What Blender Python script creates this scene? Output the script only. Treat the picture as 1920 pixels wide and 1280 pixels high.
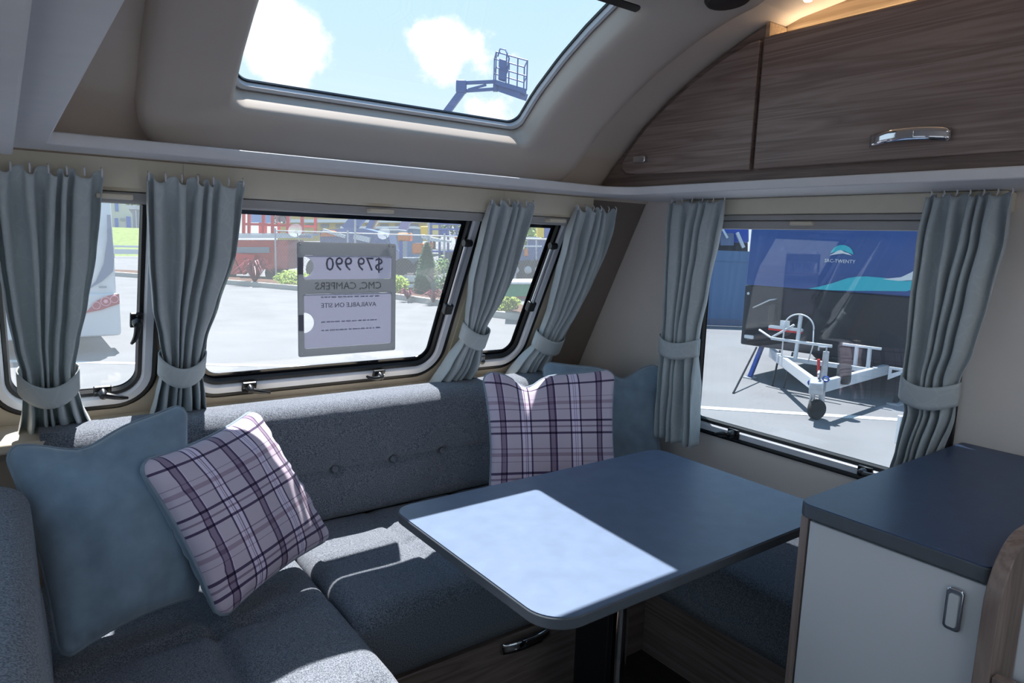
import bpy, bmesh, math, random
from mathutils import Vector, Matrix
from mathutils.geometry import tessellate_polygon
from mathutils import noise as mnoise
random.seed(7)
for o in list(bpy.data.objects): bpy.data.objects.remove(o)
scene = bpy.context.scene
COL = scene.collection
EYE = 1.40          # lens height over the caravan floor; everything below is laid out relative to the lens

# ------------------------------------------------------------------ camera
def cam_axes(yaw, pitch, roll):
    cy, sy, cp, sp = math.cos(yaw), math.sin(yaw), math.cos(pitch), math.sin(pitch)
    f = Vector((sy*cp, cy*cp, -sp)); r = Vector((cy, -sy, 0)); u = r.cross(f)
    cr, sr = math.cos(roll), math.sin(roll)
    return r*cr+u*sr, u*cr-r*sr, f
CR, CU, CF = cam_axes(math.radians(36.56), math.radians(8.55), math.radians(1.90))
cd = bpy.data.cameras.new('camera'); cam = bpy.data.objects.new('camera', cd); COL.objects.link(cam)
cd.lens = 24.0; cd.sensor_width = 36.0; cd.clip_start = 0.02; cd.clip_end = 500
cam.matrix_world = Matrix(((CR.x, CU.x, -CF.x, 0), (CR.y, CU.y, -CF.y, 0), (CR.z, CU.z, -CF.z, EYE), (0, 0, 0, 1)))
scene.camera = cam

# ------------------------------------------------------------------ world, sun, exposure
scene.view_settings.view_transform = 'Standard'; scene.view_settings.look = 'None'
scene.view_settings.gamma = 1.0; scene.view_settings.use_curve_mapping = False
scene.view_settings.exposure = 0.9
SUN_DIR = Vector((-0.15, -0.35, -1.0))
sd = bpy.data.lights.new('sun', 'SUN'); so = bpy.data.objects.new('sun', sd); COL.objects.link(so)
sd.energy = 6.8; sd.angle = math.radians(0.55); sd.color = (1.0, 0.965, 0.91)
so.rotation_euler = SUN_DIR.to_track_quat('-Z', 'Y').to_euler(); so.location = (3, 8, 20)
def dirvec(px, py):
    return (CR*((px-960)/1280) - CU*((py-640)/1280) + CF)
def at(px, py, D):                      # point at horizontal distance D from the lens
    d = dirvec(px, py); return d*(D/math.hypot(d.x, d.y))
world = bpy.data.worlds.new('sky'); scene.world = world; world.use_nodes = True
nt = world.node_tree; N = nt.nodes; L = nt.links; N.clear()
wo = N.new('ShaderNodeOutputWorld'); bg = N.new('ShaderNodeBackground'); L.new(bg.outputs[0], wo.inputs[0])
bg.inputs[1].default_value = 0.57
tc = N.new('ShaderNodeTexCoord'); sep = N.new('ShaderNodeSeparateXYZ'); L.new(tc.outputs['Generated'], sep.inputs[0])
ramp = N.new('ShaderNodeValToRGB'); L.new(sep.outputs['Z'], ramp.inputs[0])
cr = ramp.color_ramp; cr.elements[0].position = 0.0; cr.elements[0].color = (0.86, 0.95, 1.0, 1)
cr.elements[1].position = 1.0; cr.elements[1].color = (0.22, 0.50, 0.95, 1)
e = cr.elements.new(0.25); e.color = (0.60, 0.83, 1.0, 1)
e = cr.elements.new(0.5); e.color = (0.48, 0.78, 1.0, 1)
nz = N.new('ShaderNodeTexNoise'); nz.inputs['Scale'].default_value = 9.0; nz.inputs['Detail'].default_value = 7; nz.inputs['Roughness'].default_value = 0.62
L.new(tc.outputs['Generated'], nz.inputs['Vector'])
def wmath(op, a, b=None):
    n = N.new('ShaderNodeMath'); n.operation = op
    for i, v in enumerate((a, b)):
        if v is None: continue
        if hasattr(v, 'is_linked'): L.new(v, n.inputs[i])
        else: n.inputs[i].default_value = v
    return n.outputs[0]
blob = None                              # two fair weather clouds plus a thin scatter of others
for (px, py, rad, wt) in ((540, 80, 0.085, 1.0), (500, 90, 0.06, 0.8), (830, 95, 0.07, 0.9), (900, 105, 0.055, 0.8), (965, 105, 0.035, 0.6), (920, 205, 0.10, 0.45), (560, 120, 0.08, 0.5)):
    d = dirvec(px, py).normalized()
    vd = N.new('ShaderNodeVectorMath'); vd.operation = 'DISTANCE'; L.new(tc.outputs['Generated'], vd.inputs[0]); vd.inputs[1].default_value = d
    q = wmath('MULTIPLY', wmath('MAXIMUM', wmath('SUBTRACT', 1.0, wmath('DIVIDE', vd.outputs['Value'], rad)), 0.0), wt)
    blob = q if blob is None else wmath('MAXIMUM', blob, q)
dens = wmath('ADD', nz.outputs['Fac'], wmath('MULTIPLY', blob, 0.42))
mr = N.new('ShaderNodeMapRange'); L.new(dens, mr.inputs[0]); mr.inputs[1].default_value = 0.62; mr.inputs[2].default_value = 0.78; mr.interpolation_type = 'SMOOTHSTEP'
mx = N.new('ShaderNodeMixRGB'); L.new(mr.outputs[0], mx.inputs[0]); L.new(ramp.outputs[0], mx.inputs[1]); mx.inputs[2].default_value = (1.25, 1.25, 1.25, 1)
L.new(mx.outputs[0], bg.inputs[0])
cy = scene.cycles
cy.use_denoising = True; cy.max_bounces = 12; cy.diffuse_bounces = 6; cy.transparent_max_bounces = 24; cy.sample_clamp_indirect = 6.0
cy.caustics_reflective = False; cy.caustics_refractive = False

# ------------------------------------------------------------------ materials
def lin(c):
    return tuple(((x/255)/12.92 if x/255 <= 0.04045 else ((x/255+0.055)/1.055)**2.4) for x in c)
def nodes_of(name):
    m = bpy.data.materials.new(name); m.use_nodes = True
    return m, m.node_tree, m.node_tree.nodes['Principled BSDF']
def setin(b, k, v):
    if k in b.inputs: b.inputs[k].default_value = v
def plain(name, rgb, rough=0.5, metal=0.0, var=0.06, scale=25, bump=0.0, bscale=200, coat=0.0, sheen=0.0, spec=0.5):
    """one colour with a faint mottled variation and optional fine relief"""
    m, t, b = nodes_of(name); c = lin(rgb)
    tcn = t.nodes.new('ShaderNodeTexCoord')
    n = t.nodes.new('ShaderNodeTexNoise'); n.inputs['Scale'].default_value = scale; n.inputs['Detail'].default_value = 4
    t.links.new(tcn.outputs['Object'], n.inputs['Vector'])
    r = t.nodes.new('ShaderNodeValToRGB'); t.links.new(n.outputs['Fac'], r.inputs[0])
    r.color_ramp.elements[0].position = 0.3; r.color_ramp.elements[1].position = 0.7
    r.color_ramp.elements[0].color = (*[x*(1-var) for x in c], 1); r.color_ramp.elements[1].color = (*[min(1, x*(1+var)) for x in c], 1)
    t.links.new(r.outputs[0], b.inputs['Base Color'])
    setin(b, 'Roughness', rough); setin(b, 'Metallic', metal); setin(b, 'Coat Weight', coat); setin(b, 'Sheen Weight', sheen); setin(b, 'Specular IOR Level', spec)
    if bump:
        n2 = t.nodes.new('ShaderNodeTexNoise'); n2.inputs['Scale'].default_value = bscale; n2.inputs['Detail'].default_value = 3
        t.links.new(tcn.outputs['Object'], n2.inputs['Vector'])
        bp = t.nodes.new('ShaderNodeBump'); bp.inputs['Strength'].default_value = bump; bp.inputs['Distance'].default_value = 0.004
        t.links.new(n2.outputs['Fac'], bp.inputs['Height']); t.links.new(bp.outputs[0], b.inputs['Normal'])
    return m
def wood(name, dark, light, axis='Y', rough=0.42, scale=1.0):
    m, t, b = nodes_of(name)
    tcn = t.nodes.new('ShaderNodeTexCoord'); mp = t.nodes.new('ShaderNodeMapping'); t.links.new(tcn.outputs['Object'], mp.inputs[0])
    s = {'X': (0.7, 9, 9), 'Y': (17, 0.8, 17), 'Z': (9, 9, 0.7)}[axis]
    mp.inputs['Scale'].default_value = [q*scale for q in s]
    w = t.nodes.new('ShaderNodeTexNoise'); w.inputs['Scale'].default_value = 1.3; w.inputs['Detail'].default_value = 3; w.inputs['Distortion'].default_value = 1.2
    t.links.new(mp.outputs[0], w.inputs['Vector'])
    mp2 = t.nodes.new('ShaderNodeMapping'); t.links.new(tcn.outputs['Object'], mp2.inputs[0])
    mp2.inputs['Scale'].default_value = [q*scale for q in {'X': (3, 160, 160), 'Y': (160, 3, 160), 'Z': (160, 160, 3)}[axis]]
    g = t.nodes.new('ShaderNodeTexNoise'); g.inputs['Scale'].default_value = 1.0; g.inputs['Detail'].default_value = 2; t.links.new(mp2.outputs[0], g.inputs['Vector'])
    wv = t.nodes.new('ShaderNodeMath'); wv.operation = 'MULTIPLY_ADD'; wv.inputs[1].default_value = 9.0; t.links.new(w.outputs['Fac'], wv.inputs[0]); wv.inputs[2].default_value = 0.0
    fr = t.nodes.new('ShaderNodeMath'); fr.operation = 'PINGPONG'; fr.inputs[1].default_value = 1.0; t.links.new(wv.outputs[0], fr.inputs[0])
    ad = t.nodes.new('ShaderNodeMath'); ad.operation = 'MULTIPLY_ADD'; ad.inputs[1].default_value = 0.55; t.links.new(g.outputs['Fac'], ad.inputs[0])
    sc = t.nodes.new('ShaderNodeMath'); sc.operation = 'MULTIPLY'; sc.inputs[1].default_value = 0.5; t.links.new(fr.outputs[0], sc.inputs[0]); t.links.new(sc.outputs[0], ad.inputs[2])
    r = t.nodes.new('ShaderNodeValToRGB'); t.links.new(ad.outputs[0], r.inputs[0])
    r.color_ramp.elements[0].position = 0.15; r.color_ramp.elements[1].position = 0.8
    r.color_ramp.elements[0].color = (*lin(dark), 1); r.color_ramp.elements[1].color = (*lin(light), 1)
    t.links.new(r.outputs[0], b.inputs['Base Color']); setin(b, 'Roughness', rough)
    bp = t.nodes.new('ShaderNodeBump'); bp.inputs['Strength'].default_value = 0.12; bp.inputs['Distance'].default_value = 0.002
    t.links.new(g.outputs['Fac'], bp.inputs['Height']); t.links.new(bp.outputs[0], b.inputs['Normal'])
    return m
def tweed(name, a, bcol, scale=420, rough=0.95, sheen=0.25):
    m, t, b = nodes_of(name)
    tcn = t.nodes.new('ShaderNodeTexCoord')
    v = t.nodes.new('ShaderNodeTexVoronoi'); v.inputs['Scale'].default_value = scale; t.links.new(tcn.outputs['Object'], v.inputs['Vector'])
    n = t.nodes.new('ShaderNodeTexNoise'); n.inputs['Scale'].default_value = scale*0.35; n.inputs['Detail'].default_value = 3; t.links.new(tcn.outputs['Object'], n.inputs['Vector'])
    r = t.nodes.new('ShaderNodeValToRGB'); t.links.new(n.outputs['Fac'], r.inputs[0])
    r.color_ramp.elements[0].position = 0.38; r.color_ramp.elements[1].position = 0.62
    r.color_ramp.elements[0].color = (*lin(a), 1); r.color_ramp.elements[1].color = (*lin(bcol), 1)
    t.links.new(r.outputs[0], b.inputs['Base Color']); setin(b, 'Roughness', rough); setin(b, 'Sheen Weight', sheen); setin(b, 'Specular IOR Level', 0.2)
    bp = t.nodes.new('ShaderNodeBump'); bp.inputs['Strength'].default_value = 0.6; bp.inputs['Distance'].default_value = 0.003
    t.links.new(v.outputs['Distance'], bp.inputs['Height']); t.links.new(bp.outputs[0], b.inputs['Normal'])
    return m
def glassy(name, tint=(0.95, 0.97, 0.98), dust=0.03, refl=0.03, dcol=(0.8, 0.85, 0.9)):
    """thin acrylic sheet: clear, mirror-like at a slant, a little dusty"""
    m = bpy.data.materials.new(name); m.use_nodes = True; t = m.node_tree; t.nodes.clear()
    out = t.nodes.new('ShaderNodeOutputMaterial'); tr = t.nodes.new('ShaderNodeBsdfTransparent'); tr.inputs[0].default_value = (*tint, 1)
    gl = t.nodes.new('ShaderNodeBsdfGlossy'); gl.inputs['Roughness'].default_value = 0.02; gl.inputs['Color'].default_value = (1, 1, 1, 1)
    lw = t.nodes.new('ShaderNodeLayerWeight'); lw.inputs['Blend'].default_value = 0.57
    pw = t.nodes.new('ShaderNodeMath'); pw.operation = 'POWER'; pw.inputs[1].default_value = 5.0; t.links.new(lw.outputs['Facing'], pw.inputs[0])
    hf = t.nodes.new('ShaderNodeMath'); hf.operation = 'MULTIPLY_ADD'; hf.inputs[1].default_value = 0.75; hf.inputs[2].default_value = refl; t.links.new(pw.outputs[0], hf.inputs[0])
    mxs = t.nodes.new('ShaderNodeMixShader'); t.links.new(hf.outputs[0], mxs.inputs[0]); t.links.new(tr.outputs[0], mxs.inputs[1]); t.links.new(gl.outputs[0], mxs.inputs[2])
    tl = t.nodes.new('ShaderNodeBsdfTranslucent'); tl.inputs[0].default_value = (*dcol, 1)
    m2 = t.nodes.new('ShaderNodeMixShader'); m2.inputs[0].default_value = dust
    t.links.new(mxs.outputs[0], m2.inputs[1]); t.links.new(tl.outputs[0], m2.inputs[2]); t.links.new(m2.outputs[0], out.inputs[0])
    return m
def translucent(name, rgb, amount=0.5):
    m = bpy.data.materials.new(name); m.use_nodes = True; t = m.node_tree; t.nodes.clear()
    out = t.nodes.new('ShaderNodeOutputMaterial'); d = t.nodes.new('ShaderNodeBsdfDiffuse'); tl = t.nodes.new('ShaderNodeBsdfTranslucent')
    n = t.nodes.new('ShaderNodeTexNoise'); n.inputs['Scale'].default_value = 30
    r = t.nodes.new('ShaderNodeValToRGB'); t.links.new(n.outputs['Fac'], r.inputs[0]); c = lin(rgb)
    r.color_ramp.elements[0].color = (*[x*0.95 for x in c], 1); r.color_ramp.elements[1].color = (*c, 1)
    t.links.new(r.outputs[0], d.inputs[0]); t.links.new(r.outputs[0], tl.inputs[0])
    m2 = t.nodes.new('ShaderNodeMixShader'); m2.inputs[0].default_value = amount
    t.links.new(d.outputs[0], m2.inputs[1]); t.links.new(tl.outputs[0], m2.inputs[2]); t.links.new(m2.outputs[0], out.inputs[0])
    return m
def emitter(name, rgb, strength):
    m = bpy.data.materials.new(name); m.use_nodes = True; t = m.node_tree; t.nodes.clear()
    out = t.nodes.new('ShaderNodeOutputMaterial'); em = t.nodes.new('ShaderNodeEmission'); em.inputs[0].default_value = (*lin(rgb), 1); em.inputs[1].default_value = strength
    t.links.new(em.outputs[0], out.inputs[0]); return m
def plaid(name):
    m, t, b = nodes_of(name)
    uv = t.nodes.new('ShaderNodeUVMap'); sp = t.nodes.new('ShaderNodeSeparateXYZ'); t.links.new(uv.outputs[0], sp.inputs[0])
    def ramp_of(src, stops):
        r = t.nodes.new('ShaderNodeValToRGB'); r.color_ramp.interpolation = 'CONSTANT'; t.links.new(src, r.inputs[0])
        els = r.color_ramp.elements
        els[0].position = 0.0; els[0].color = (*stops[0][1], 1)
        els[1].position = stops[1][0]; els[1].color = (*stops[1][1], 1)
        for p, c in stops[2:]:
            q = els.new(p); q.color = (*c, 1)
        return r.outputs[0]
    Bk = (1, 1, 1); Dk = (0.16, 0.13, 0.22); Md = (0.50, 0.44, 0.52); Wh = (1.30, 1.33, 1.38); Ln = (0.52, 0.46, 0.55); Sf = (0.68, 0.60, 0.66)
    u = [(0, Bk), (0.075, Dk), (0.085, Md), (0.115, Dk), (0.127, Wh), (0.132, Bk), (0.235, Dk), (0.247, Wh), (0.270, Ln), (0.276, Wh), (0.285, Ln), (0.291, Wh), (0.313, Dk), (0.325, Bk),
         (0.455, Dk), (0.467, Md), (0.500, Dk), (0.512, Wh), (0.518, Bk), (0.615, Dk), (0.627, Wh), (0.65, Ln), (0.656, Wh), (0.665, Ln), (0.671, Wh), (0.693, Dk), (0.705, Bk), (0.83, Dk), (0.84, Md), (0.87, Dk), (0.882, Bk)]
    v = [(0, Bk), (0.08, Dk), (0.095, Bk), (0.20, Ln), (0.206, Bk), (0.235, Sf), (0.262, Bk), (0.30, Ln), (0.306, Bk), (0.385, Dk), (0.402, Bk), (0.432, Md), (0.445, Bk), (0.478, Dk), (0.495, Bk),
         (0.60, Ln), (0.606, Bk), (0.635, Sf), (0.662, Bk), (0.70, Ln), (0.706, Bk), (0.785, Dk), (0.802, Bk), (0.832, Md), (0.845, Bk), (0.878, Dk), (0.895, Bk), (0.96, Ln), (0.966, Bk)]
    ru = ramp_of(sp.outputs[0], u); rv = ramp_of(sp.outputs[1], v)
    mu = t.nodes.new('ShaderNodeMixRGB'); mu.blend_type = 'MULTIPLY'; mu.inputs[0].default_value = 1; t.links.new(ru, mu.inputs[1]); t.links.new(rv, mu.inputs[2])
    m3 = t.nodes.new('ShaderNodeMixRGB'); m3.blend_type = 'MULTIPLY'; m3.inputs[0].default_value = 1; t.links.new(mu.outputs[0], m3.inputs[1]); m3.inputs[2].default_value = (*lin((214, 199, 216)), 1)
    t.links.new(m3.outputs[0], b.inputs['Base Color']); setin(b, 'Roughness', 0.9); setin(b, 'Sheen Weight', 0.15); setin(b, 'Specular IOR Level', 0.2)
    return m
def curtain_cloth(name):
    m, t, b = nodes_of(name)
    tcn = t.nodes.new('ShaderNodeTexCoord'); mp = t.nodes.new('ShaderNodeMapping'); t.links.new(tcn.outputs['Object'], mp.inputs[0])
    v = t.nodes.new('ShaderNodeTexVoronoi'); v.feature = 'DISTANCE_TO_EDGE'; v.inputs['Scale'].default_value = 17; t.links.new(mp.outputs[0], v.inputs['Vector'])
    r = t.nodes.new('ShaderNodeValToRGB'); t.links.new(v.outputs[0], r.inputs[0])
    r.color_ramp.elements[0].position = 0.0; r.color_ramp.elements[0].color = (*lin((204, 211, 214)), 1)
    r.color_ramp.elements[1].position = 0.045; r.color_ramp.elements[1].color = (*lin((196, 204, 208)), 1)
    t.links.new(r.outputs[0], b.inputs['Base Color']); setin(b, 'Roughness', 0.52); setin(b, 'Sheen Weight', 0.3); setin(b, 'Specular IOR Level', 0.45)
    out = [n for n in t.nodes if n.type == 'OUTPUT_MATERIAL'][0]
    tl = t.nodes.new('ShaderNodeBsdfTranslucent'); tl.inputs[0].default_value = (*lin((158, 176, 176)), 1)
    mxs = t.nodes.new('ShaderNodeMixShader'); mxs.inputs[0].default_value = 0.10
    t.links.new(b.outputs[0], mxs.inputs[1]); t.links.new(tl.outputs[0], mxs.inputs[2]); t.links.new(mxs.outputs[0], out.inputs[0])
    n = t.nodes.new('ShaderNodeTexNoise'); n.inputs['Scale'].default_value = 60; t.links.new(tcn.outputs['Object'], n.inputs['Vector'])
    bp = t.nodes.new('ShaderNodeBump'); bp.inputs['Strength'].default_value = 0.25; bp.inputs['Distance'].default_value = 0.004
    t.links.new(n.outputs['Fac'], bp.inputs['Height']); t.links.new(bp.outputs[0], b.inputs['Normal'])
    return m
M = {}
M['wall'] = plain('wall_board', (240, 231, 224), 0.6, var=0.03, scale=4)
M['front'] = plain('front_panel_board', (222, 210, 192), 0.55, var=0.03, scale=4)
M['roof'] = plain('roof_lining', (222, 209, 197), 0.6, var=0.03, scale=5)
M['surround'] = plain('moulded_surround', (198, 186, 176), 0.5, var=0.02, scale=5)
M['trim'] = plain('pale_trim', (226, 225, 229), 0.45, var=0.02)
M['floor'] = wood('dark_vinyl_floor', (40, 34, 32), (62, 54, 50), 'Y', 0.5)
M['wood'] = wood('grey_walnut', (122, 104, 98), (160, 142, 135), 'Y', 0.42)
M['wood_x'] = wood('grey_walnut_cross', (116, 98, 92), (150, 132, 125), 'X', 0.42)
M['wood_z'] = wood('grey_walnut_upright', (116, 98, 92), (152, 134, 127), 'Z', 0.42)
M['wood_shaded'] = wood('grey_walnut_shaded', (104, 88, 82), (140, 123, 116), 'Y', 0.42)  # same walnut, darkened to carry the shade around the locker doors
M['niche'] = wood('niche_oak', (150, 126, 100), (190, 166, 138), 'Y', 0.5)
M['tweed'] = tweed('grey_tweed', (86, 92, 104), (150, 156, 168), 1000)
M['curtain'] = curtain_cloth('silver_leaf_curtain')
M['velvet'] = plain('blue_grey_velvet', (132, 152, 170), 0.8, var=0.14, scale=17, sheen=0.6, bump=0.15, bscale=40, spec=0.2)
M['velvet_pipe'] = plain('blue_grey_piping', (136, 150, 164), 0.8, var=0.1, sheen=0.4, spec=0.2)
M['plaid'] = plaid('lilac_plaid')
M['laminate'] = plain('dark_slate_laminate', (98, 115, 142), 0.42, var=0.08, scale=18, bump=0.05, bscale=90, spec=0.55)
M['laminate_shaded'] = plain('shaded_worktop_laminate', (58, 78, 112), 0.36, var=0.08, scale=18, bump=0.05, bscale=90, spec=0.4)  # the table laminate again, its weaker light put into a darker tone
M['lam_edge'] = plain('slate_edge', (84, 90, 98), 0.45)
M['white_door'] = plain('pale_grey_door', (216, 218, 224), 0.42, var=0.02, scale=3)
M['chrome'] = plain('chrome', (215, 218, 224), 0.08, 1.0, var=0.0)
M['satin'] = plain('satin_metal', (196, 196, 200), 0.28, 1.0, var=0.02)
M['black'] = plain('black_rubber', (16, 17, 20), 0.4, var=0.05)
M['blackp'] = plain('black_plastic', (24, 24, 28), 0.3, var=0.05)
M['frit'] = plain('black_glass_border', (20, 22, 28), 0.12, var=0.02)
M['winframe'] = plain('white_window_frame', (222, 224, 232), 0.35, var=0.02)
M['glass'] = glassy('window_acrylic', tint=(0.97, 0.98, 0.99), dust=0.035)
M['sideglass'] = glassy('side_window_acrylic', tint=(0.93, 0.96, 0.99), dust=0.012, refl=0.045)
M['skyglass'] = glassy('skylight_acrylic', tint=(0.96, 0.98, 1.0), dust=0.02)
M['milky'] = translucent('milky_fill_rooflight', (246, 248, 250), 0.72)
M['blind'] = plain('beige_blind_case', (228, 219, 200), 0.5, var=0.02)
M['blindbar'] = plain('grey_blind_bar', (176, 174, 174), 0.45, var=0.02)
M['skyframe'] = plain('pale_grey_skylight_frame', (214, 216, 222), 0.4, var=0.02)
M['dark'] = plain('dark_recess', (34, 30, 30), 0.7)
# outdoors
M['concrete'] = plain('yard_concrete', (106, 107, 110), 0.85, var=0.10, scale=1.2, bump=0.1, bscale=60)
M['kerb'] = plain('kerb_concrete', (160, 160, 157), 0.85, var=0.06, scale=3)
M['paint'] = plain('white_road_paint', (200, 200, 198), 0.7, var=0.05, scale=6)
M['white_body'] = plain('white_bodywork', (196, 200, 206), 0.25, var=0.01, coat=0.3)
M['navy_body'] = plain('dark_blue_bodywork', (26, 68, 132), 0.3, var=0.06, scale=2, coat=0.1, spec=0.3)
M['black_body'] = plain('black_bodywork', (20, 24, 36), 0.45, var=0.06, scale=2, coat=0.0, spec=0.25)
M['teal'] = plain('teal_decal', (10, 168, 184), 0.35, var=0.02)
M['greyblue'] = plain('grey_blue_decal', (98, 112, 140), 0.35, var=0.02)
M['decal_white'] = plain('white_decal', (206, 210, 214), 0.4, var=0.02)
M['galv'] = plain('galvanised_steel', (176, 180, 186), 0.45, 0.6, var=0.12, scale=20)
M['tyre'] = plain('tyre_rubber', (22, 22, 24), 0.8)
M['red'] = plain('red_paint', (198, 42, 38), 0.4, var=0.05)
M['dullred'] = plain('faded_red_paint', (176, 64, 54), 0.5, var=0.1, scale=6)
M['blue'] = plain('blue_paint', (36, 76, 168), 0.4, var=0.06)
M['boomblue'] = plain('slate_blue_paint', (70, 96, 152), 0.45, var=0.06)
M['orange'] = plain('orange_paint', (226, 128, 44), 0.45, var=0.05)
M['yellow'] = plain('yellow_cladding', (214, 190, 110), 0.6, var=0.05)
M['ochre'] = plain('yellow_paint', (232, 196, 40), 0.5, var=0.05)
M['greenbox'] = plain('green_skip_paint', (22, 120, 84), 0.5, var=0.08)
M['lightwall'] = plain('pale_render_wall', (196, 194, 190), 0.8, var=0.03)
M['doorblue'] = plain('blue_door_paint', (40, 96, 190), 0.5)
M['greyclad'] = plain('grey_cladding', (132, 140, 150), 0.6)
M['lens'] = plain('red_lamp_lens', (150, 26, 52), 0.15, coat=0.5)
M['lens_ring'] = plain('pale_lamp_ring', (214, 150, 168), 0.2)
M['grass'] = plain('dry_grass', (104, 120, 62), 0.95, var=0.25, scale=3)
M['soil'] = plain('bark_mulch', (84, 58, 44), 0.95, var=0.3, scale=12)
M['leaf'] = plain('green_leaf', (86, 122, 48), 0.6, var=0.35, scale=6)
M['lime'] = plain('lime_leaf', (150, 172, 60), 0.6, var=0.3, scale=6)
M['conifer'] = plain('conifer_leaf', (38, 84, 44), 0.7, var=0.35, scale=5)
M['redleaf'] = plain('burgundy_leaf', (120, 42, 56), 0.5, var=0.3, scale=8)
M['bark'] = plain('tree_bark', (86, 70, 56), 0.9)
M['wire'] = plain('fence_wire', (128, 134, 142), 0.5, 0.3)
M['shade'] = plain('blue_grey_shadecloth', (92, 122, 160), 0.8, var=0.05, scale=40)
M['plastic'] = translucent('frosted_sign_plastic', (182, 184, 188), 0.6)
M['paper'] = translucent('white_paper', (208, 208, 220), 0.6)
M['ink'] = translucent('grey_ink', (168, 168, 182), 0.6)
M['inklite'] = translucent('pale_ink', (188, 190, 190), 0.6)
M['cup'] = glassy('suction_cup_rubber', tint=(0.92, 0.95, 0.97), dust=0.10, dcol=(0.95, 0.97, 1))
M['led'] = emitter('warm_led_strip', (255, 234, 200), 7.0)
M['ledw'] = emitter('warm_led_lens', (255, 232, 196), 3.0)

# ------------------------------------------------------------------ mesh helpers
class MB:
    def __init__(s): s.v = []; s.f = []; s.uv = None
    def quad_box(s, P):                     # P: 8 points, bottom loop then top loop
        o = len(s.v); s.v += [tuple(p) for p in P]
        for q in ((3, 2, 1, 0), (4, 5, 6, 7), (0, 1, 5, 4), (1, 2, 6, 5), (2, 3, 7, 6), (3, 0, 4, 7)): s.f.append(tuple(o+i for i in q))
        return s
    def box(s, x0, x1, y0, y1, z0, z1):
        return s.quad_box([(x0, y0, z0), (x1, y0, z0), (x1, y1, z0), (x0, y1, z0), (x0, y0, z1), (x1, y0, z1), (x1, y1, z1), (x0, y1, z1)])
    def obox(s, c, a, b, d):                # centre and three half-extent vectors
        c, a, b, d = map(Vector, (c, a, b, d))
        return s.quad_box([c-a-b-d, c+a-b-d, c+a+b-d, c-a+b-d, c-a-b+d, c+a-b+d, c+a+b+d, c-a+b+d])
    def bar(s, p, q, w, h=None, up=(0, 0, 1)):
        p, q = Vector(p), Vector(q); d = q-p; h = w if h is None else h
        u = Vector(up); side = d.cross(u)
        if side.length < 1e-6: side = d.cross(Vector((1, 0, 0)))
        side.normalize(); u = side.cross(d).normalized()
        return s.obox((p+q)/2, d/2, side*w/2, u*h/2)
    def loft(s, loops, cap0=False, cap1=False, closed=True):
        o = len(s.v); n = len(loops[0])
        for lp in loops: s.v += [tuple(p) for p in lp]
        for i in range(len(loops)-1):
            for j in range(n if closed else n-1):
                k = (j+1) % n
                s.f.append((o+i*n+j, o+i*n+k, o+(i+1)*n+k, o+(i+1)*n+j))
        if cap0: s.f.append(tuple(o+j for j in reversed(range(n))))
        if cap1: s.f.append(tuple(o+(len(loops)-1)*n+j for j in range(n)))
        return s
    def tube(s, path, r, n=8, closed=False, cap=True):
        path = [Vector(p) for p in path]; m = len(path)
        rs = r if isinstance(r, (list, tuple)) else [r]*m
        loops = []; ref = None
        for i, p in enumerate(path):
            if closed: t = path[(i+1) % m]-path[i-1]
            else: t = path[min(i+1, m-1)]-path[max(i-1, 0)]
            t.normalize()
            if ref is None:
                ref = Vector((0, 0, 1)) if abs(t.z) < 0.9 else Vector((1, 0, 0))
            a = ref - t*ref.dot(t)
            if a.length < 1e-5: a = t.orthogonal()
            a.normalize(); b = t.cross(a); ref = a
            loops.append([p+(a*math.cos(2*math.pi*k/n)+b*math.sin(2*math.pi*k/n))*rs[i] for k in range(n)])
        if closed: loops.append(loops[0])
        return s.loft(loops, cap and not closed, cap and not closed)
    def prism(s, poly, fn, t0, t1):
        a = [fn(p, t0) for p in poly]; b = [fn(p, t1) for p in poly]
        return s.loft([a, b], True, True)
    def plate(s, outer, holes, fn, t0, t1):  # flat plate with holes
        loops = [outer]+holes; flat = [p for lp in loops for p in lp]
        tris = tessellate_polygon([[Vector((p[0], p[1], 0)) for p in lp] for lp in loops])
        o = len(s.v); n = len(flat)
        s.v += [tuple(fn(p, t0)) for p in flat]+[tuple(fn(p, t1)) for p in flat]
        for t in tris:
            s.f.append((o+t[0], o+t[1], o+t[2])); s.f.append((o+n+t[2], o+n+t[1], o+n+t[0]))
        k = 0
        for lp in loops:
            m = len(lp)
            for j in range(m): s.f.append((o+k+j, o+k+(j+1) % m, o+n+k+(j+1) % m, o+n+k+j))
            k += m
        return s
    def grid(s, nu, nv, fn):
        o = len(s.v)
        for j in range(nv+1):
            for i in range(nu+1): s.v.append(tuple(fn(i/nu, j/nv)))
        for j in range(nv):
            for i in range(nu):
                a = o+j*(nu+1)+i; s.f.append((a, a+1, a+nu+2, a+nu+1))
        return s
    def lathe(s, prof, c, axis, n=16, cap=True):
        c = Vector(c); ax = Vector(axis).normalized(); a = ax.orthogonal().normalized(); b = ax.cross(a)
        return s.loft([[c+ax*h+(a*math.cos(2*math.pi*k/n)+b*math.sin(2*math.pi*k/n))*r for k in range(n)] for r, h in prof], cap, cap)
def rrect(x0, x1, y0, y1, r, n=6):
    rr = r if isinstance(r, (tuple, list)) else (r,)*4     # bl, br, tr, tl
    out = []
    for (cx, cy_, a0, q) in ((x0+rr[0], y0+rr[0], 180, rr[0]), (x1-rr[1], y0+rr[1], 270, rr[1]), (x1-rr[2], y1-rr[2], 0, rr[2]), (x0+rr[3], y1-rr[3], 90, rr[3])):
        for i in range(n+1):
            a = math.radians(a0+90*i/n); out.append((cx+q*math.cos(a), cy_+q*math.sin(a)))
    return out
BASE = {}
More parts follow.
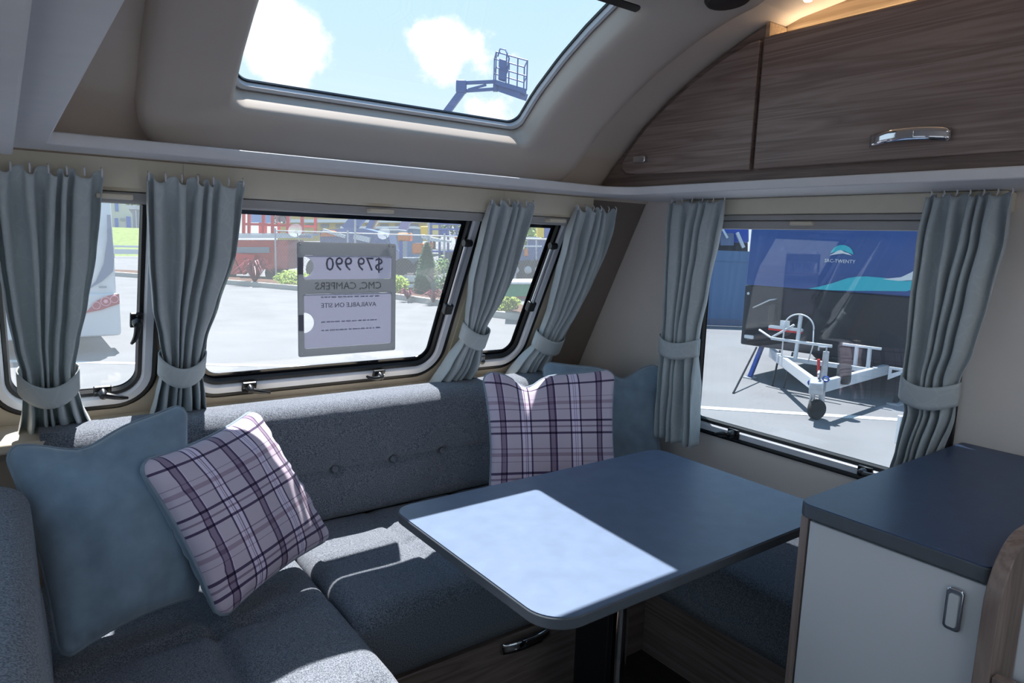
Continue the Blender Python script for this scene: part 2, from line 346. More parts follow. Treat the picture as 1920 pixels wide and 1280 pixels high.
def setprops(o, label=None, cat=None, group=None, kind=None):
    if label: o['label'] = label
    if cat: o['category'] = cat
    if group: o['group'] = group
    if kind: o['kind'] = kind
    return o
def thing(name, label, cat, loc, group=None, kind=None):
    o = bpy.data.objects.new(name, None); COL.objects.link(o); o.empty_display_size = 0.05
    o.location = loc; BASE[o] = Vector(loc); return setprops(o, label, cat, group, kind)
def mesh_obj(name, mb, mat, parent=None, smooth=False, bevel=0.0, seg=2, origin=None, subsurf=0, solid=0.0, angle=40):
    off = BASE[parent] if parent is not None else Vector(origin) if origin is not None else None
    if off is None:
        xs = [p[0] for p in mb.v]; ys = [p[1] for p in mb.v]; zs = [p[2] for p in mb.v]
        off = Vector(((min(xs)+max(xs))/2, (min(ys)+max(ys))/2, min(zs)))
    me = bpy.data.meshes.new(name)
    me.from_pydata([(p[0]-off.x, p[1]-off.y, p[2]-off.z) for p in mb.v], [], mb.f); me.update()
    bm = bmesh.new(); bm.from_mesh(me); bmesh.ops.recalc_face_normals(bm, faces=bm.faces); bm.to_mesh(me); bm.free()
    if mb.uv:
        ul = me.uv_layers.new(name='UVMap')
        for lp in me.loops: ul.data[lp.index].uv = mb.uv[lp.vertex_index]
    for m in (mat if isinstance(mat, (list, tuple)) else [mat]): me.materials.append(M[m] if isinstance(m, str) else m)
    o = bpy.data.objects.new(name, me); COL.objects.link(o)
    if parent is not None: o.parent = parent; BASE[o] = off
    else: o.location = off; BASE[o] = off
    if smooth:
        for p in me.polygons: p.use_smooth = True
        if smooth == 'angle':
            try: me.set_sharp_from_angle(angle=math.radians(angle))
            except Exception: pass
    if solid:
        md = o.modifiers.new('thickness', 'SOLIDIFY'); md.thickness = abs(solid); md.offset = 1 if solid > 0 else -1
    if bevel:
        md = o.modifiers.new('edge', 'BEVEL'); md.width = bevel; md.segments = seg; md.limit_method = 'ANGLE'; md.angle_limit = math.radians(35)
        md.harden_normals = False
        for p in me.polygons: p.use_smooth = True
        try: me.set_sharp_from_angle(angle=math.radians(50))
        except Exception: pass
    if subsurf:
        md = o.modifiers.new('sub', 'SUBSURF'); md.levels = subsurf; md.render_levels = subsurf
    return o
part = mesh_obj
def single(name, mb, mat, label, cat, group=None, **k):
    return setprops(mesh_obj(name, mb, mat, None, **k), label, cat, group)
def struct(name, mb, mat, label, **k):
    return setprops(mesh_obj(name, mb, mat, None, **k), label, None, None, 'structure')
def text_mb(body, size, fn, depth=0.0008, align='CENTER', bold=0.0):
    cu = bpy.data.curves.new('lettering', 'FONT'); cu.body = body; cu.size = size; cu.align_x = align; cu.align_y = 'CENTER'; cu.extrude = depth; cu.offset = bold
    cu.resolution_u = 2
    o = bpy.data.objects.new('lettering', cu); COL.objects.link(o)
    dg = bpy.context.evaluated_depsgraph_get(); me = bpy.data.meshes.new_from_object(o.evaluated_get(dg))
    mb = MB(); mb.v = [tuple(fn(v.co.x, v.co.y, v.co.z)) for v in me.vertices]; mb.f = [tuple(p.vertices) for p in me.polygons]
    bpy.data.objects.remove(o); bpy.data.curves.remove(cu); bpy.data.meshes.remove(me)
    return mb
def V(*a): return Vector(a)
# ------------------------------------------------------------------ the caravan shell
K = 0.4956; TT = math.atan(K); CT, ST = math.cos(TT), math.sin(TT); YF = 1.9847
def F(x, z, n=0.0):                      # sloping front window plane; n is towards the room
    return V(x, YF-K*z-n*CT, z-n*ST)
def S(y, z, n=0.0): return V(2.05-n, y, z)      # right side wall
def SL(y, z, n=0.0): return V(-0.27+n, y, z)    # left side wall
XL, XR, YB, FL = -0.27, 2.05, -2.6, -1.40
RP = [(1.905, 0.15), (1.844, 0.204), (1.764, 0.285), (1.647, 0.39), (1.539, 0.464), (1.439, 0.52), (1.345, 0.564), (1.26, 0.598), (1.15, 0.63), (1.0, 0.648), (0.7, 0.655), (YB, 0.655)]
RS = [0.0]
for a, b in zip(RP, RP[1:]): RS.append(RS[-1]+math.hypot(b[0]-a[0], b[1]-a[1]))
def roof(s):
    s = max(0.0, min(RS[-1]-1e-6, s))
    for i in range(len(RP)-1):
        if s <= RS[i+1]:
            t = (s-RS[i])/(RS[i+1]-RS[i]); return RP[i][0]+(RP[i+1][0]-RP[i][0])*t, RP[i][1]+(RP[i+1][1]-RP[i][1])*t
def G(x, s, n=0.0):                      # roof surface; n is towards the room
    y0, z0 = roof(s-0.04); y1, z1 = roof(s+0.04); y, z = roof(s)
    if s < 0: y, z = RP[0][0]-s*(RP[0][0]-RP[1][0])/RS[1], RP[0][1]+s*(RP[1][1]-RP[0][1])/RS[1]
    d = math.hypot(y1-y0, z1-z0); ty, tz = (y1-y0)/d, (z1-z0)/d
    return V(x, y+tz*-n, z+ty*n)         # inward normal of a curve that runs back and up
def s_at(y):
    for i in range(len(RP)-1):
        if RP[i][0] >= y >= RP[i+1][0]: return RS[i]+(RP[i][0]-y)/(RP[i][0]-RP[i+1][0])*(RS[i+1]-RS[i])

struct('floor', MB().box(XL, XR, YB, 2.27, FL-0.03, FL), 'floor', 'dark wood grain caravan floor')
WIN = {1: (-0.06, 0.33), 2: (0.405, 1.305), 3: (1.385, 1.695)}     # front window outer widths
WZ0, WZ1 = -0.517, 0.10
holes = [rrect(a+0.012, b-0.012, WZ0+0.012, WZ1, (0.10, 0.10, 0.03, 0.03)) for a, b in WIN.values()]
fw = MB().plate([(XL, -0.56), (XR, -0.56), (XR, 0.19), (XL, 0.19)], holes, lambda p, t: F(p[0], p[1], t), 0.0, -0.03)
fw.box(XL, XR, 2.262, 2.292, FL, -0.555)
struct('wall_front', fw, 'front', 'sloping beige front wall around three windows')
side = [(YB, FL), (2.29, FL), (2.29, -0.55), (1.93, 0.165)]+RP[1:-1]+[(YB, 0.655)]
SW = (0.735, 1.635, -0.683, 0.13)
hs = rrect(SW[0]+0.012, SW[1]-0.012, SW[2]+0.012, SW[3]-0.012, 0.06)
hk = rrect(-2.2, -0.35, -0.50, 0.12, 0.06)  # galley opening out of view, added to let daylight in
struct('wall_right', MB().plate(side, [hs, hk], lambda p, t: S(p[0], p[1], t), 0.0, -0.035), 'wall', 'plain pale grey side wall around the side window')
hl = rrect(SW[0]+0.012, SW[1]-0.012, SW[2]+0.012, SW[3]-0.012, 0.06); hd = rrect(-1.5, -0.7, FL+0.04, 0.50, 0.05); hw = rrect(-0.5, 0.55, -0.55, 0.12, 0.06)  # hd and hw: unseen doorway and window opening added to bring in daylight
struct('wall_left', MB().plate(side, [hl, hd, hw], lambda p, t: SL(p[0], p[1], t), 0.0, -0.035), 'wall', 'plain pale side wall with unseen doorway and window openings added for daylight')
struct('wall_back', MB().plate([(XL, FL), (XR, FL), (XR, 0.655), (XL, 0.655)], [rrect(-0.12, 1.9, -0.75, 0.42, 0.06)], lambda p, t: V(p[0], YB+t, p[1]), 0.0, -0.035), 'wall', 'plain rear wall with an unseen window added for daylight')  # rear opening is added, made wide for more fill light
# roof lining with the skylight opening
SX0, SX1 = 0.448, 1.315; SS0, SS1 = s_at(1.746), s_at(1.27)
RL = (0.42, 1.38, s_at(-0.15), s_at(-1.05))      # extra rooflight out of view, added for fill light
OX0, OX1, OS0, OS1 = SX0-0.012, SX1+0.012, SS0-0.012, SS1+0.012     # rough opening hidden behind the surround
svals = sorted(set(RS+[OS0, OS1, RL[2], RL[3]])); svals = [s for s in svals if s <= RS[-1]]
rm = MB()
for s0, s1 in zip(svals, svals[1:]):
    xs_ = sorted({XL, OX0, OX1, XR, RL[0], RL[1]})
    for x0, x1 in zip(xs_, xs_[1:]):
        if x0 >= OX0-1e-6 and x1 <= OX1+1e-6 and s0 >= OS0-1e-6 and s1 <= OS1+1e-6: continue
        if x0 >= RL[0]-1e-6 and x1 <= RL[1]+1e-6 and s0 >= RL[2]-1e-6 and s1 <= RL[3]+1e-6: continue
        o = len(rm.v)
        for x, s in ((x0, s0), (x1, s0), (x1, s1), (x0, s1)):
            y, z = roof(s); rm.v.append((x, y, z))
        for x, s in ((x0, s0), (x1, s0), (x1, s1), (x0, s1)): rm.v.append(tuple(G(x, s, -0.045)))
        rm.f += [(o, o+1, o+2, o+3), (o+7, o+6, o+5, o+4), (o, o+1, o+5, o+4), (o+3, o+2, o+6, o+7), (o, o+3, o+7, o+4), (o+1, o+2, o+6, o+5)]
struct('ceiling', rm, 'roof', 'curved pale roof lining sweeping down to the front shelf', smooth='angle')

# skylight: moulded surround, frame, pane, blind rail
w5 = thing('window_5', 'large curved skylight in a moulded taupe surround', None, tuple(G(0.9, SS0)), kind='structure')
o_s0, o_s1 = s_at(1.86), s_at(0.98)
outer = rrect(0.25, 1.535, o_s0, o_s1, 0.13, 10); inner = rrect(SX0, SX1, SS0, SS1, 0.035, 10)
def mixloop(t, n, ext=0.0):
    return [G(a[0]+(b[0]-a[0])*t, a[1]+(b[1]-a[1])*t, n) for a, b in zip(outer, inner)]
prof = [(0.0, -0.004), (0.0, 0.030), (0.02, 0.046), (0.08, 0.058), (0.2, 0.062), (0.4, 0.058), (0.62, 0.050), (0.80, 0.042), (0.92, 0.034), (0.97, 0.026), (1.0, 0.014), (1.0, -0.042)]
# denser loops along straight runs keep the curve of the roof
def densify(lp, m=5):
    out = []
    for i, p in enumerate(lp):
        q = lp[(i+1) % len(lp)]
        d = math.hypot(q[0]-p[0], q[1]-p[1]); k = m*3 if d > 0.15 else 1
        for j in range(k): out.append((p[0]+(q[0]-p[0])*j/k, p[1]+(q[1]-p[1])*j/k))
    return out
oo, ii = [], []
for i in range(len(outer)):
    p, q = outer[i], outer[(i+1) % len(outer)]; a, b = inner[i], inner[(i+1) % len(inner)]
    k = 14 if math.hypot(q[0]-p[0], q[1]-p[1]) > 0.15 else 1
    for j in range(k):
        t = j/k; oo.append((p[0]+(q[0]-p[0])*t, p[1]+(q[1]-p[1])*t)); ii.append((a[0]+(b[0]-a[0])*t, a[1]+(b[1]-a[1])*t))
outer, inner = oo, ii
part('surround', MB().loft([mixloop(t, n) for t, n in prof]), 'surround', w5, smooth='angle', angle=60)
def inset_loop(d, n): 
    cx, cs = (SX0+SX1)/2, (SS0+SS1)/2; hx, hs_ = (SX1-SX0)/2, (SS1-SS0)/2
    return [G(cx+(p[0]-cx)*(hx-d)/hx, cs+(p[1]-cs)*(hs_-d)/hs_, n) for p in inner]
part('frame', MB().loft([inset_loop(-0.02, -0.046), inset_loop(0.004, -0.046), inset_loop(0.005, -0.040), inset_loop(0.013, -0.043), inset_loop(0.014, -0.056), inset_loop(-0.02, -0.068)]), 'skyframe', w5, smooth='angle')
part('border', MB().loft([inset_loop(0.012, -0.056), inset_loop(0.018, -0.056), inset_loop(0.018, -0.063), inset_loop(0.010, -0.063)]), 'frit', w5)
def skyp(i, j, n): return G(SX0-0.01+(SX1-SX0+0.02)*i, SS0-0.01+(SS1-SS0+0.02)*j, n)
gp = MB().grid(1, 14, lambda i, j: skyp(i, j, -0.064))
part('pane', gp, 'skyglass', w5, smooth=True)
part('blind_rail', MB().prism([(SS1-0.045, -0.02), (SS1-0.002, -0.02), (SS1-0.002, 0.018), (SS1-0.03, 0.012)], lambda p, t: G(t, p[0], p[1]), SX0+0.01, SX1-0.004), 'blackp', w5)

w7 = thing('window_7', 'milky rooflight added behind the viewer for fill light', None, (0.9, -0.6, 0.655), kind='structure')  # unseen helper: its diffusing dome brightens the room from behind
part('frame', MB().plate(rrect(0.38, 1.42, -1.09, -0.11, 0.05), [rrect(0.43, 1.37, -1.04, -0.16, 0.04)], lambda p, t: V(p[0], p[1], t), 0.63, 0.70), 'trim', w7)
part('dome', MB().prism(rrect(0.425, 1.375, -1.045, -0.155, 0.04), lambda p, t: V(p[0], p[1], t), 0.688, 0.692), 'milky', w7)
# shelf that runs round three sides at head height, with a pale lip
plan = [(XL+0.01, YB+0.02), (0.08, YB+0.02)]
plan += [(0.08, 1.69), (0.09, 1.70)]
plan += [(1.60+0.10*math.sin(math.radians(a)), 1.60+0.10*math.cos(math.radians(a))) for a in range(0, 91, 10)]
plan += [(1.70, YB+0.02), (XR-0.01, YB+0.02), (XR-0.01, 1.85), (XL+0.01, 1.85)]
struct('trim_1', MB().prism(plan, lambda p, t: V(p[0], p[1], t), 0.158, 0.184), 'trim', 'pale shelf lip running round the front corner', bevel=0.003)
struct('trim_2', MB().box(XL+0.02, 2.03, 2.06, 2.262, -0.575, -0.548), 'front', 'beige window ledge behind the front backrest', bevel=0.006)
struct('trim_3', MB().plate(rrect(1.765, 2.046, -0.555, 0.155, 0.004), [], lambda p, t: F(p[0], p[1], t), 0.006, 0.0), plain('taupe_corner_board', (132, 120, 112), 0.55, var=0.03), 'taupe corner board beside the rightmost front curtain')
for i, xx in enumerate((0.367, 1.345)):
    struct('trim_%d' % (4+i), MB().plate([(xx-0.016, -0.55), (xx+0.016, -0.55), (xx+0.016, 0.07), (xx-0.016, 0.07)], [], lambda p, t: F(p[0], p[1], t), 0.008, 0.0), plain('cream_pillar_%d' % i, (206, 200, 176), 0.45, var=0.02), 'slim cream pillar between two front windows', bevel=0.003)

def ring(u0, u1, v0, v1, r, profl, fn):
    lps = []
    for d, n in profl:
        lps.append([fn(p[0], p[1], n) for p in rrect(u0+d, u1-d, v0+d, v1-d, tuple(max(0.004, q-d) for q in r), 10)])
    lps.append(lps[0]); return MB().loft(lps)
def add_catch(par, fn, a, z, ang, flip=1):
    """black plastic turn catch: foot plate, hub, curved lever"""
    c = fn(a, z, 0.012); n = (fn(a, z, 1.0)-fn(a, z, 0.0)); ua = fn(a+1, z, 0)-fn(a, z, 0); uz = (fn(a, z+1, 0)-fn(a, z, 0)); ua.normalize(); uz.normalize(); n.normalize()
    ca, sa = math.cos(math.radians(ang)), math.sin(math.radians(ang))
    d1 = ua*ca+uz*sa; d2 = uz*ca-ua*sa
    cb = part('catch', MB().obox(c+n*0.004, d1*0.022, d2*0.016, n*0.006), 'blackp', par, bevel=0.003)
    part('hub', MB().lathe([(0.013, 0.0), (0.014, 0.012), (0.010, 0.024), (0.004, 0.027)], c+n*0.008, n, 14), 'blackp', cb, smooth='angle')
    pts = [c+n*0.024+d1*(0.012*i*flip)+n*(0.010*math.sin(i/5*2.6))-d2*(0.0016*i*i*0.35) for i in range(6)]
    part('lever', MB().tube(pts, [0.009, 0.0085, 0.008, 0.007, 0.006, 0.004], 8), 'blackp', cb, smooth='angle')
    part('screw', MB().lathe([(0.003, 0), (0.003, 0.002)], c+n*0.009+d1*0.017*-flip, n, 8), 'chrome', cb)
def make_window(num, fn, a0, a1, z0, z1, r, label, base, catches=(), stay=None, depth=0.05):
    w = thing('window_%d' % num, label, None, base, kind='structure')
    part('seal', ring(a0, a1, z0, z1, r, [(-0.006, 0.0), (-0.005, 0.008), (0.002, 0.012), (0.010, 0.009), (0.012, -0.01), (-0.004, -0.004)], fn), 'black', w, smooth='angle')
    part('frame', ring(a0, a1, z0, z1, r, [(0.008, 0.004), (0.012, 0.012), (0.030, 0.010), (0.036, 0.002), (0.036, -0.03), (0.008, -0.03)], fn), 'winframe', w, smooth='angle')
    part('gasket', ring(a0, a1, z0, z1, r, [(0.034, -0.004), (0.038, 0.003), (0.046, 0.000), (0.050, -0.012), (0.036, -0.02)], fn), 'black', w, smooth='angle')
    pn = part('pane', MB().plate(rrect(a0+0.03, a1-0.03, z0+0.03, z1-0.03, tuple(max(0.004, q-0.03) for q in r), 10), [], lambda p, t: fn(p[0], p[1], t), -0.020, -0.023), 'glass' if num < 4 else 'sideglass', w)
    part('border', ring(a0, a1, z0, z1, r, [(0.036, -0.016), ((0.050 if num == 1 else 0.064) if num < 4 else 0.05, -0.016), ((0.050 if num == 1 else 0.064) if num < 4 else 0.05, -0.0185), (0.036, -0.0185)], fn), 'frit', w)
    for c in catches: add_catch(w, fn, *c)
    for (xa, zb, zt) in (stay or ()):
        st = part('stay', MB().tube([fn(xa, zb, 0.022), fn(xa, zt, 0.022)], 0.008, 10), 'satin', w, smooth='angle')
        part('knob', MB().lathe([(0.012, -0.014), (0.014, 0), (0.012, 0.016), (0.005, 0.022)], fn(xa, zt, 0.022), fn(xa+1, zt, 0)-fn(xa, zt, 0), 12), 'blackp', st, smooth='angle')
        part('clamp', MB().obox(fn(xa, zb, 0.02), (0.016, 0, 0), (fn(xa, 1, 0)-fn(xa, 0, 0)).normalized()*0.02, V(0, -CT, -ST)*0.012), 'blackp', st, bevel=0.004)
    return w
RB = (0.105, 0.105, 0.04, 0.04)
make_window(1, F, *WIN[1], WZ0, WZ1, RB, 'narrow front window between the two leftmost curtains', tuple(F(0.13, WZ0)), ((0.195, -0.455, 0, 1), (0.275, -0.245, -90, 1)))
make_window(2, F, *WIN[2], WZ0, WZ1, RB, 'wide centre front window with the hanging price sign', tuple(F(0.85, WZ0)), ((0.60, -0.487, 0, 1), (1.05, -0.487, 180, 1)), ((1.258, -0.245, -0.01),))
make_window(3, F, *WIN[3], WZ0, WZ1, RB, 'narrow front window between the two right-hand front curtains', tuple(F(1.54, WZ0)), ((1.475, -0.462, 180, 1),), ((1.635, -0.248, -0.012),))
make_window(4, S, *SW, (0.06,)*4, 'side window over the table looking onto a parked caravan', (2.05, 1.18, SW[2]), ((1.41, -0.655, 0, 1), (0.945, -0.655, 180, 1)))
make_window(6, SL, *SW, (0.06,)*4, 'side window over the left sofa', (XL, 1.18, SW[2]))

# blinds at the window heads
def blind_front(i, a, b, tab, label):
    t = thing('roller_blind', label, 'blind', (a, 1.87, 0.045), 'cream blind cases over the front windows')
    part('case', MB().prism([(1.884, 0.157), (1.890, 0.090), (1.898, 0.082), (1.93, 0.082), (1.905, 0.157)], lambda p, q: V(q, p[0], p[1]), a, b), 'blind', t)
    br = part('pull_bar', MB().prism([(1.900, 0.080), (1.902, 0.060), (1.91, 0.054), (1.935, 0.054), (1.935, 0.080)], lambda p, q: V(q, p[0], p[1]), a+0.004, b-0.004), 'blindbar', t, bevel=0.002)
    part('handle', MB().box(tab-0.038, tab+0.038, 1.872, 1.905, 0.062, 0.074), 'blind', br, bevel=0.003)
blind_front(1, -0.10, 0.366, 0.215, 'cream blind case over the leftmost front window')
blind_front(2, 0.3665, 1.3445, 0.90, 'long cream blind case over the wide centre front window')
blind_front(3, 1.345, 1.75, 1.575, 'cream blind case over the rightmost front window')
t = thing('roller_blind', 'cream stepped blind case over the side window by the table', 'blind', (2.02, 1.2, 0.05))
part('case', MB().box(1.975, 2.048, 0.66, 1.66, 0.105, 0.157), 'blind', t, bevel=0.004)
part('slat', MB().box(1.99, 2.047, 0.68, 1.64, 0.086, 0.104), 'blindbar', t, bevel=0.003)
br = part('pull_bar', MB().box(1.995, 2.046, 0.68, 1.64, 0.058, 0.084), 'blindbar', t, bevel=0.003)
part('handle', MB().box(1.980, 1.998, 1.16, 1.235, 0.070, 0.082), 'blind', br, bevel=0.003)
t = thing('roller_blind', 'pale blind case under the left shelf overhead', 'blind', (-0.1, 1.1, 0.12))
part('case', MB().box(-0.26, -0.012, 0.2, 1.66, 0.118, 0.157), 'trim', t, bevel=0.004)
part('pull_bar', MB().box(-0.008, 0.022, 0.2, 1.66, 0.128, 0.157), 'trim', t, bevel=0.004)

# ------------------------------------------------------------------ overhead lockers
FX = 1.735
lk = thing('overhead_locker', 'grey walnut overhead locker with arched end above the side window', 'locker', (1.9, 0.4, 0.186))
arc = [(1.830, 0.200), (1.752, 0.280), (1.637, 0.384), (1.530, 0.457), (1.432, 0.513), (1.338, 0.556), (1.253, 0.591), (1.205, 0.606)]
part('carcass', MB().prism([(-2.4, 0.186), (1.836, 0.186)]+arc+[(1.205, 0.575), (-2.4, 0.575)], lambda p, q: V(q, p[0], p[1]), FX, 2.045), 'wood_shaded', lk)
def locker_door(y0, y1):
    return part('door', MB().prism(rrect(y0, y1, 0.217, 0.569, 0.004, 2), lambda p, q: V(q, p[0], p[1]), FX-0.018, FX-0.001), 'wood', lk, bevel=0.0025)
d1 = locker_door(0.32, 1.198); d2 = locker_door(-0.6, 0.314)
def bow_handle(par, c, u, out, w=0.088, h=0.014):
    c, u, out = Vector(c), Vector(u).normalized(), Vector(out).normalized(); up = out.cross(u).normalized()
    if up.z < 0: up = -up
    def sheet(i, j):
        a = (i-0.5)*2; bow = 0.022*(1-abs(a)**2.6)
        return c+u*(w*a)+out*(0.002+bow)+up*(h*(1-2*j)*(1.0))+up*(0.006*(1-a*a))
    hd_ = part('handle', MB().grid(20, 3, sheet), 'chrome', par, smooth=True, solid=0.004)
    part('button', MB().prism(rrect(-0.02, 0.02, -0.009, 0.009, 0.004, 3), lambda p, q: c+u*p[0]+up*(p[1]+0.006)+out*q, 0.024, 0.0285), 'chrome', hd_, bevel=0.001)
bow_handle(d1, (FX-0.019, 0.783, 0.262), (0, -1, 0), (-1, 0, 0))
bow_handle(d2, (FX-0.019, -0.15, 0.262), (0, -1, 0), (-1, 0, 0))
ad = [(1.212, 0.217), (1.665, 0.228), (1.700, 0.234), (1.718, 0.250), (1.716, 0.272), (1.689, 0.305), (1.612, 0.376), (1.536, 0.430), (1.436, 0.487), (1.342, 0.531), (1.27, 0.556), (1.24, 0.565), (1.212, 0.567)]
d3 = part('arched_door', MB().prism(ad, lambda p, q: V(q, p[0], p[1]), FX-0.018, FX-0.001), 'wood', lk, bevel=0.0025)
kb = part('catch', MB().prism(rrect(1.600, 1.652, 0.262, 0.284, 0.005, 4), lambda p, q: V(q, p[0], p[1]), FX-0.036, FX-0.018), 'chrome', d3, bevel=0.003)
part('niche_back', MB().box(1.812, 1.830, -2.4, 1.192, 0.577, 0.652), 'niche', lk)
part('niche_floor', MB().box(FX+0.001, 1.812, -2.4, 1.192, 0.570, 0.577), 'niche', lk)
part('divider', MB().box(FX-0.002, 1.83, 1.193, 1.206, 0.572, 0.613), 'niche', lk, bevel=0.001)
single('led_strip', MB().box(1.795, 1.808, -1.2, 1.18, 0.5785, 0.5835), 'led', 'glowing warm light strip lying in the niche above the locker', 'light')
dl = thing('downlight', 'small round glowing downlight in the ceiling above the locker', 'light', (1.70, 1.065, 0.64))
part('bezel', MB().lathe([(0.020, 0.0), (0.020, 0.006), (0.012, 0.008)], (1.70, 1.065, 0.641), (0, 0, -1), 18), 'trim', dl, smooth='angle')
part('lamp_lens', MB().lathe([(0.012, 0.0), (0.010, 0.006), (0.003, 0.008)], (1.70, 1.065, 0.634), (0, 0, -1), 14), 'ledw', dl, smooth=True)
sp = thing('ceiling_speaker', 'black round ceiling fitting behind the skylight', 'speaker', (1.415, 1.13, 0.585))
part('rim', MB().lathe([(0.052, 0.0), (0.055, 0.006), (0.050, 0.014), (0.044, 0.016)], G(1.40, s_at(1.09), 0.058), G(1.40, s_at(1.09), 1)-G(1.40, s_at(1.09), 0), 26), 'blackp', sp, smooth='angle')
part('grille', MB().lathe([(0.044, 0.0), (0.044, 0.010), (0.02, 0.012), (0.004, 0.0125)], G(1.40, s_at(1.09), 0.060), G(1.40, s_at(1.09), 1)-G(1.40, s_at(1.09), 0), 22), 'black', sp, smooth='angle')
ll = thing('overhead_locker', 'pale overhead locker above the left sofa', 'locker', (-0.1, 0.4, 0.186))
part('carcass', MB().prism([(-2.4, 0.186), (1.836, 0.186)]+arc+[(1.205, 0.645), (-2.4, 0.645)], lambda p, q: V(q, p[0], p[1]), -0.265, 0.02), 'trim', ll)
part('door', MB().box(0.021, 0.036, 0.3, 1.2, 0.217, 0.56), 'trim', ll, bevel=0.003)

# ------------------------------------------------------------------ benches, cushions
def smooth_samples(a, b, r, n):
    out = [a+r*(1-math.cos(math.pi/2*i/5)) for i in range(6)]
    out += [a+r+(b-a-2*r)*i/n for i in range(1, n)]
    out += [b-r*(1-math.cos(math.pi/2*i/5)) for i in range(5, -1, -1)]
    return out
def pad(fn, u0, u1, v0, v1, w0, w1, r, relief=None, nu=40, nv=24):
    """upholstered block: rolled edges, relief(u, v) on the face, sides and base"""
    us, vs = smooth_samples(u0, u1, r, nu), smooth_samples(v0, v1, r, nv); mb = MB(); nU, nV = len(us), len(vs)
    for v in vs:
        for u in us:
            d1 = max(0.0, 1-min(u-u0, u1-u)/r) if r else 0; d2 = max(0.0, 1-min(v-v0, v1-v)/r) if r else 0
            e = min(1.0, math.hypot(d1, d2)); w = w1-r*(1-math.sqrt(max(0.0, 1-e*e)))
            if relief: w += relief(u, v)*(1-e)
            mb.v.append(tuple(fn(u, v, w)))
    for j in range(nV-1):
        for i in range(nU-1):
            a = j*nU+i; mb.f.append((a, a+1, a+nU+1, a+nU))
    rim = [i for i in range(nU)]+[j*nU+nU-1 for j in range(1, nV)]+[(nV-1)*nU+i for i in range(nU-2, -1, -1)]+[j*nU for j in range(nV-2, 0, -1)]
    rim_uv = [(us[k % nU], vs[k // nU]) for k in rim]
    prev = rim
    for w in ([w1-r-(w1-r-w0)*q for q in (0.3, 0.7)]+[w0]):
        o = len(mb.v); mb.v += [tuple(fn(u, v, w)) for u, v in rim_uv]; cur = [o+i for i in range(len(rim))]
        for i in range(len(rim)):
            k = (i+1) % len(rim); mb.f.append((prev[i], prev[k], cur[k], cur[i]))
        prev = cur
    mb.f.append(tuple(prev)); return mb
def g(d, w): return math.exp(-(d/w)**2)
def zmap(u, v, w): return V(u, v, w)
SEAT = -0.92
def rel_left(u, v):
    p = 0.010*mnoise.noise(V(u*5, v*5, 1.3))+0.006*mnoise.noise(V(u*11, v*11, 4))
    for vv in (0.78, 1.18, 1.58): p -= 0.022*g(v-vv-0.05*(u-0.3), 0.016)
    p -= 0.022*g(u-0.335-0.02*(v-1.3), 0.016)
    for vv in (0.98, 1.38): p += 0.012*g(v-vv, 0.12)*(g(u-0.18, 0.1)+g(u-0.48, 0.1))
    return p
def rel_front(u, v):
    p = 0.008*mnoise.noise(V(u*6, v*6, 7.3))
    for uu in (0.93, 1.25): p -= 0.012*g(u-uu, 0.014)*(1 if v > 1.52 else 0.3)
    p -= 0.012*g(v-1.76, 0.014); return p
lb = thing('bench_seat', 'left sofa base of grey walnut boards with a grey tweed seat pad', 'sofa', (0.3, 1.2, FL))
part('base', MB().box(-0.26, 0.585, 0.28, 2.25, FL, -1.085), 'wood', lb)
part('seat_pad', pad(zmap, 0.0, 0.625, 0.30, 2.06, -1.08, SEAT, 0.045, rel_left, 44, 110), 'tweed', lb, smooth=True)
fb = thing('bench_seat', 'front sofa base with drawer and a grey tweed seat pad behind the table', 'sofa', (1.1, 1.8, FL))
part('base', MB().box(0.59, 2.04, 1.475, 2.25, FL, -1.115), 'wood_x', fb)
part('seat_pad', pad(zmap, 0.632, 1.60, 1.44, 2.06, -1.11, SEAT, 0.045, rel_front, 60, 40), 'tweed', fb, smooth=True)
dr = part('drawer', MB().box(0.72, 1.46, 1.455, 1.4745, -1.375, -1.135), 'wood_x', fb, bevel=0.003)
bow_handle(dr, (1.165, 1.454, -1.165), (1, 0, 0), (0, -1, 0), 0.09, 0.016)
rb = thing('bench_seat', 'right sofa base with a grey tweed seat pad under the side window', 'sofa', (1.85, 1.2, FL))
part('base', MB().box(1.70, 2.04, 0.72, 1.472, FL, -1.115), 'wood', rb)
part('seat_pad', pad(zmap, 1.605, 2.045, 0.72, 2.06, -1.11, SEAT, 0.045, lambda u, v: 0.008*mnoise.noise(V(u*6, v*6, 2.1)), 30, 60), 'tweed', rb, smooth=True)
# backrests
def fmap(u, v, w): return V(u, 2.065-w+0.06*(v+0.9)*0.4, v)
BTN = [(0.808, -0.750), (1.015, -0.750), (1.207, -0.752), (0.600, -0.750), (0.40, -0.75)]
def rel_fb(u, v):
    p = 0.004*mnoise.noise(V(u*7, v*7, 3))
    for bu, bv in BTN:
        p -= 0.020*g(math.hypot(u-bu, v-bv), 0.020); p -= 0.0035*g(u-bu, 0.010); p -= 0.003*g(v-bv, 0.010)
    return p
bk = thing('front_backrest', 'long buttoned grey tweed backrest under the front windows', 'backrest', (1.0, 2.05, -0.92))
part('pad', pad(fmap, 0.04, 1.78, -0.925, -0.532, -0.075, 0.062, 0.05, rel_fb, 110, 30), 'tweed', bk, smooth=True)
for bu, bv in BTN[:4]:
    part('button', MB().lathe([(0.011, 0.0), (0.011, 0.004), (0.006, 0.007), (0.002, 0.0075)], fmap(bu, bv, 0.044), (0, -1, 0), 14), 'tweed', bk, smooth='angle')
def lmap(u, v, w): return V(-0.045+w-0.06*(v+0.9), u, v)
def rel_lb(u, v): return 0.004*mnoise.noise(V(u*6, v*6, 9))-0.004*g(v+0.73, 0.012)-0.004*g(u-1.2, 0.012)-0.004*g(u-0.8, 0.012)
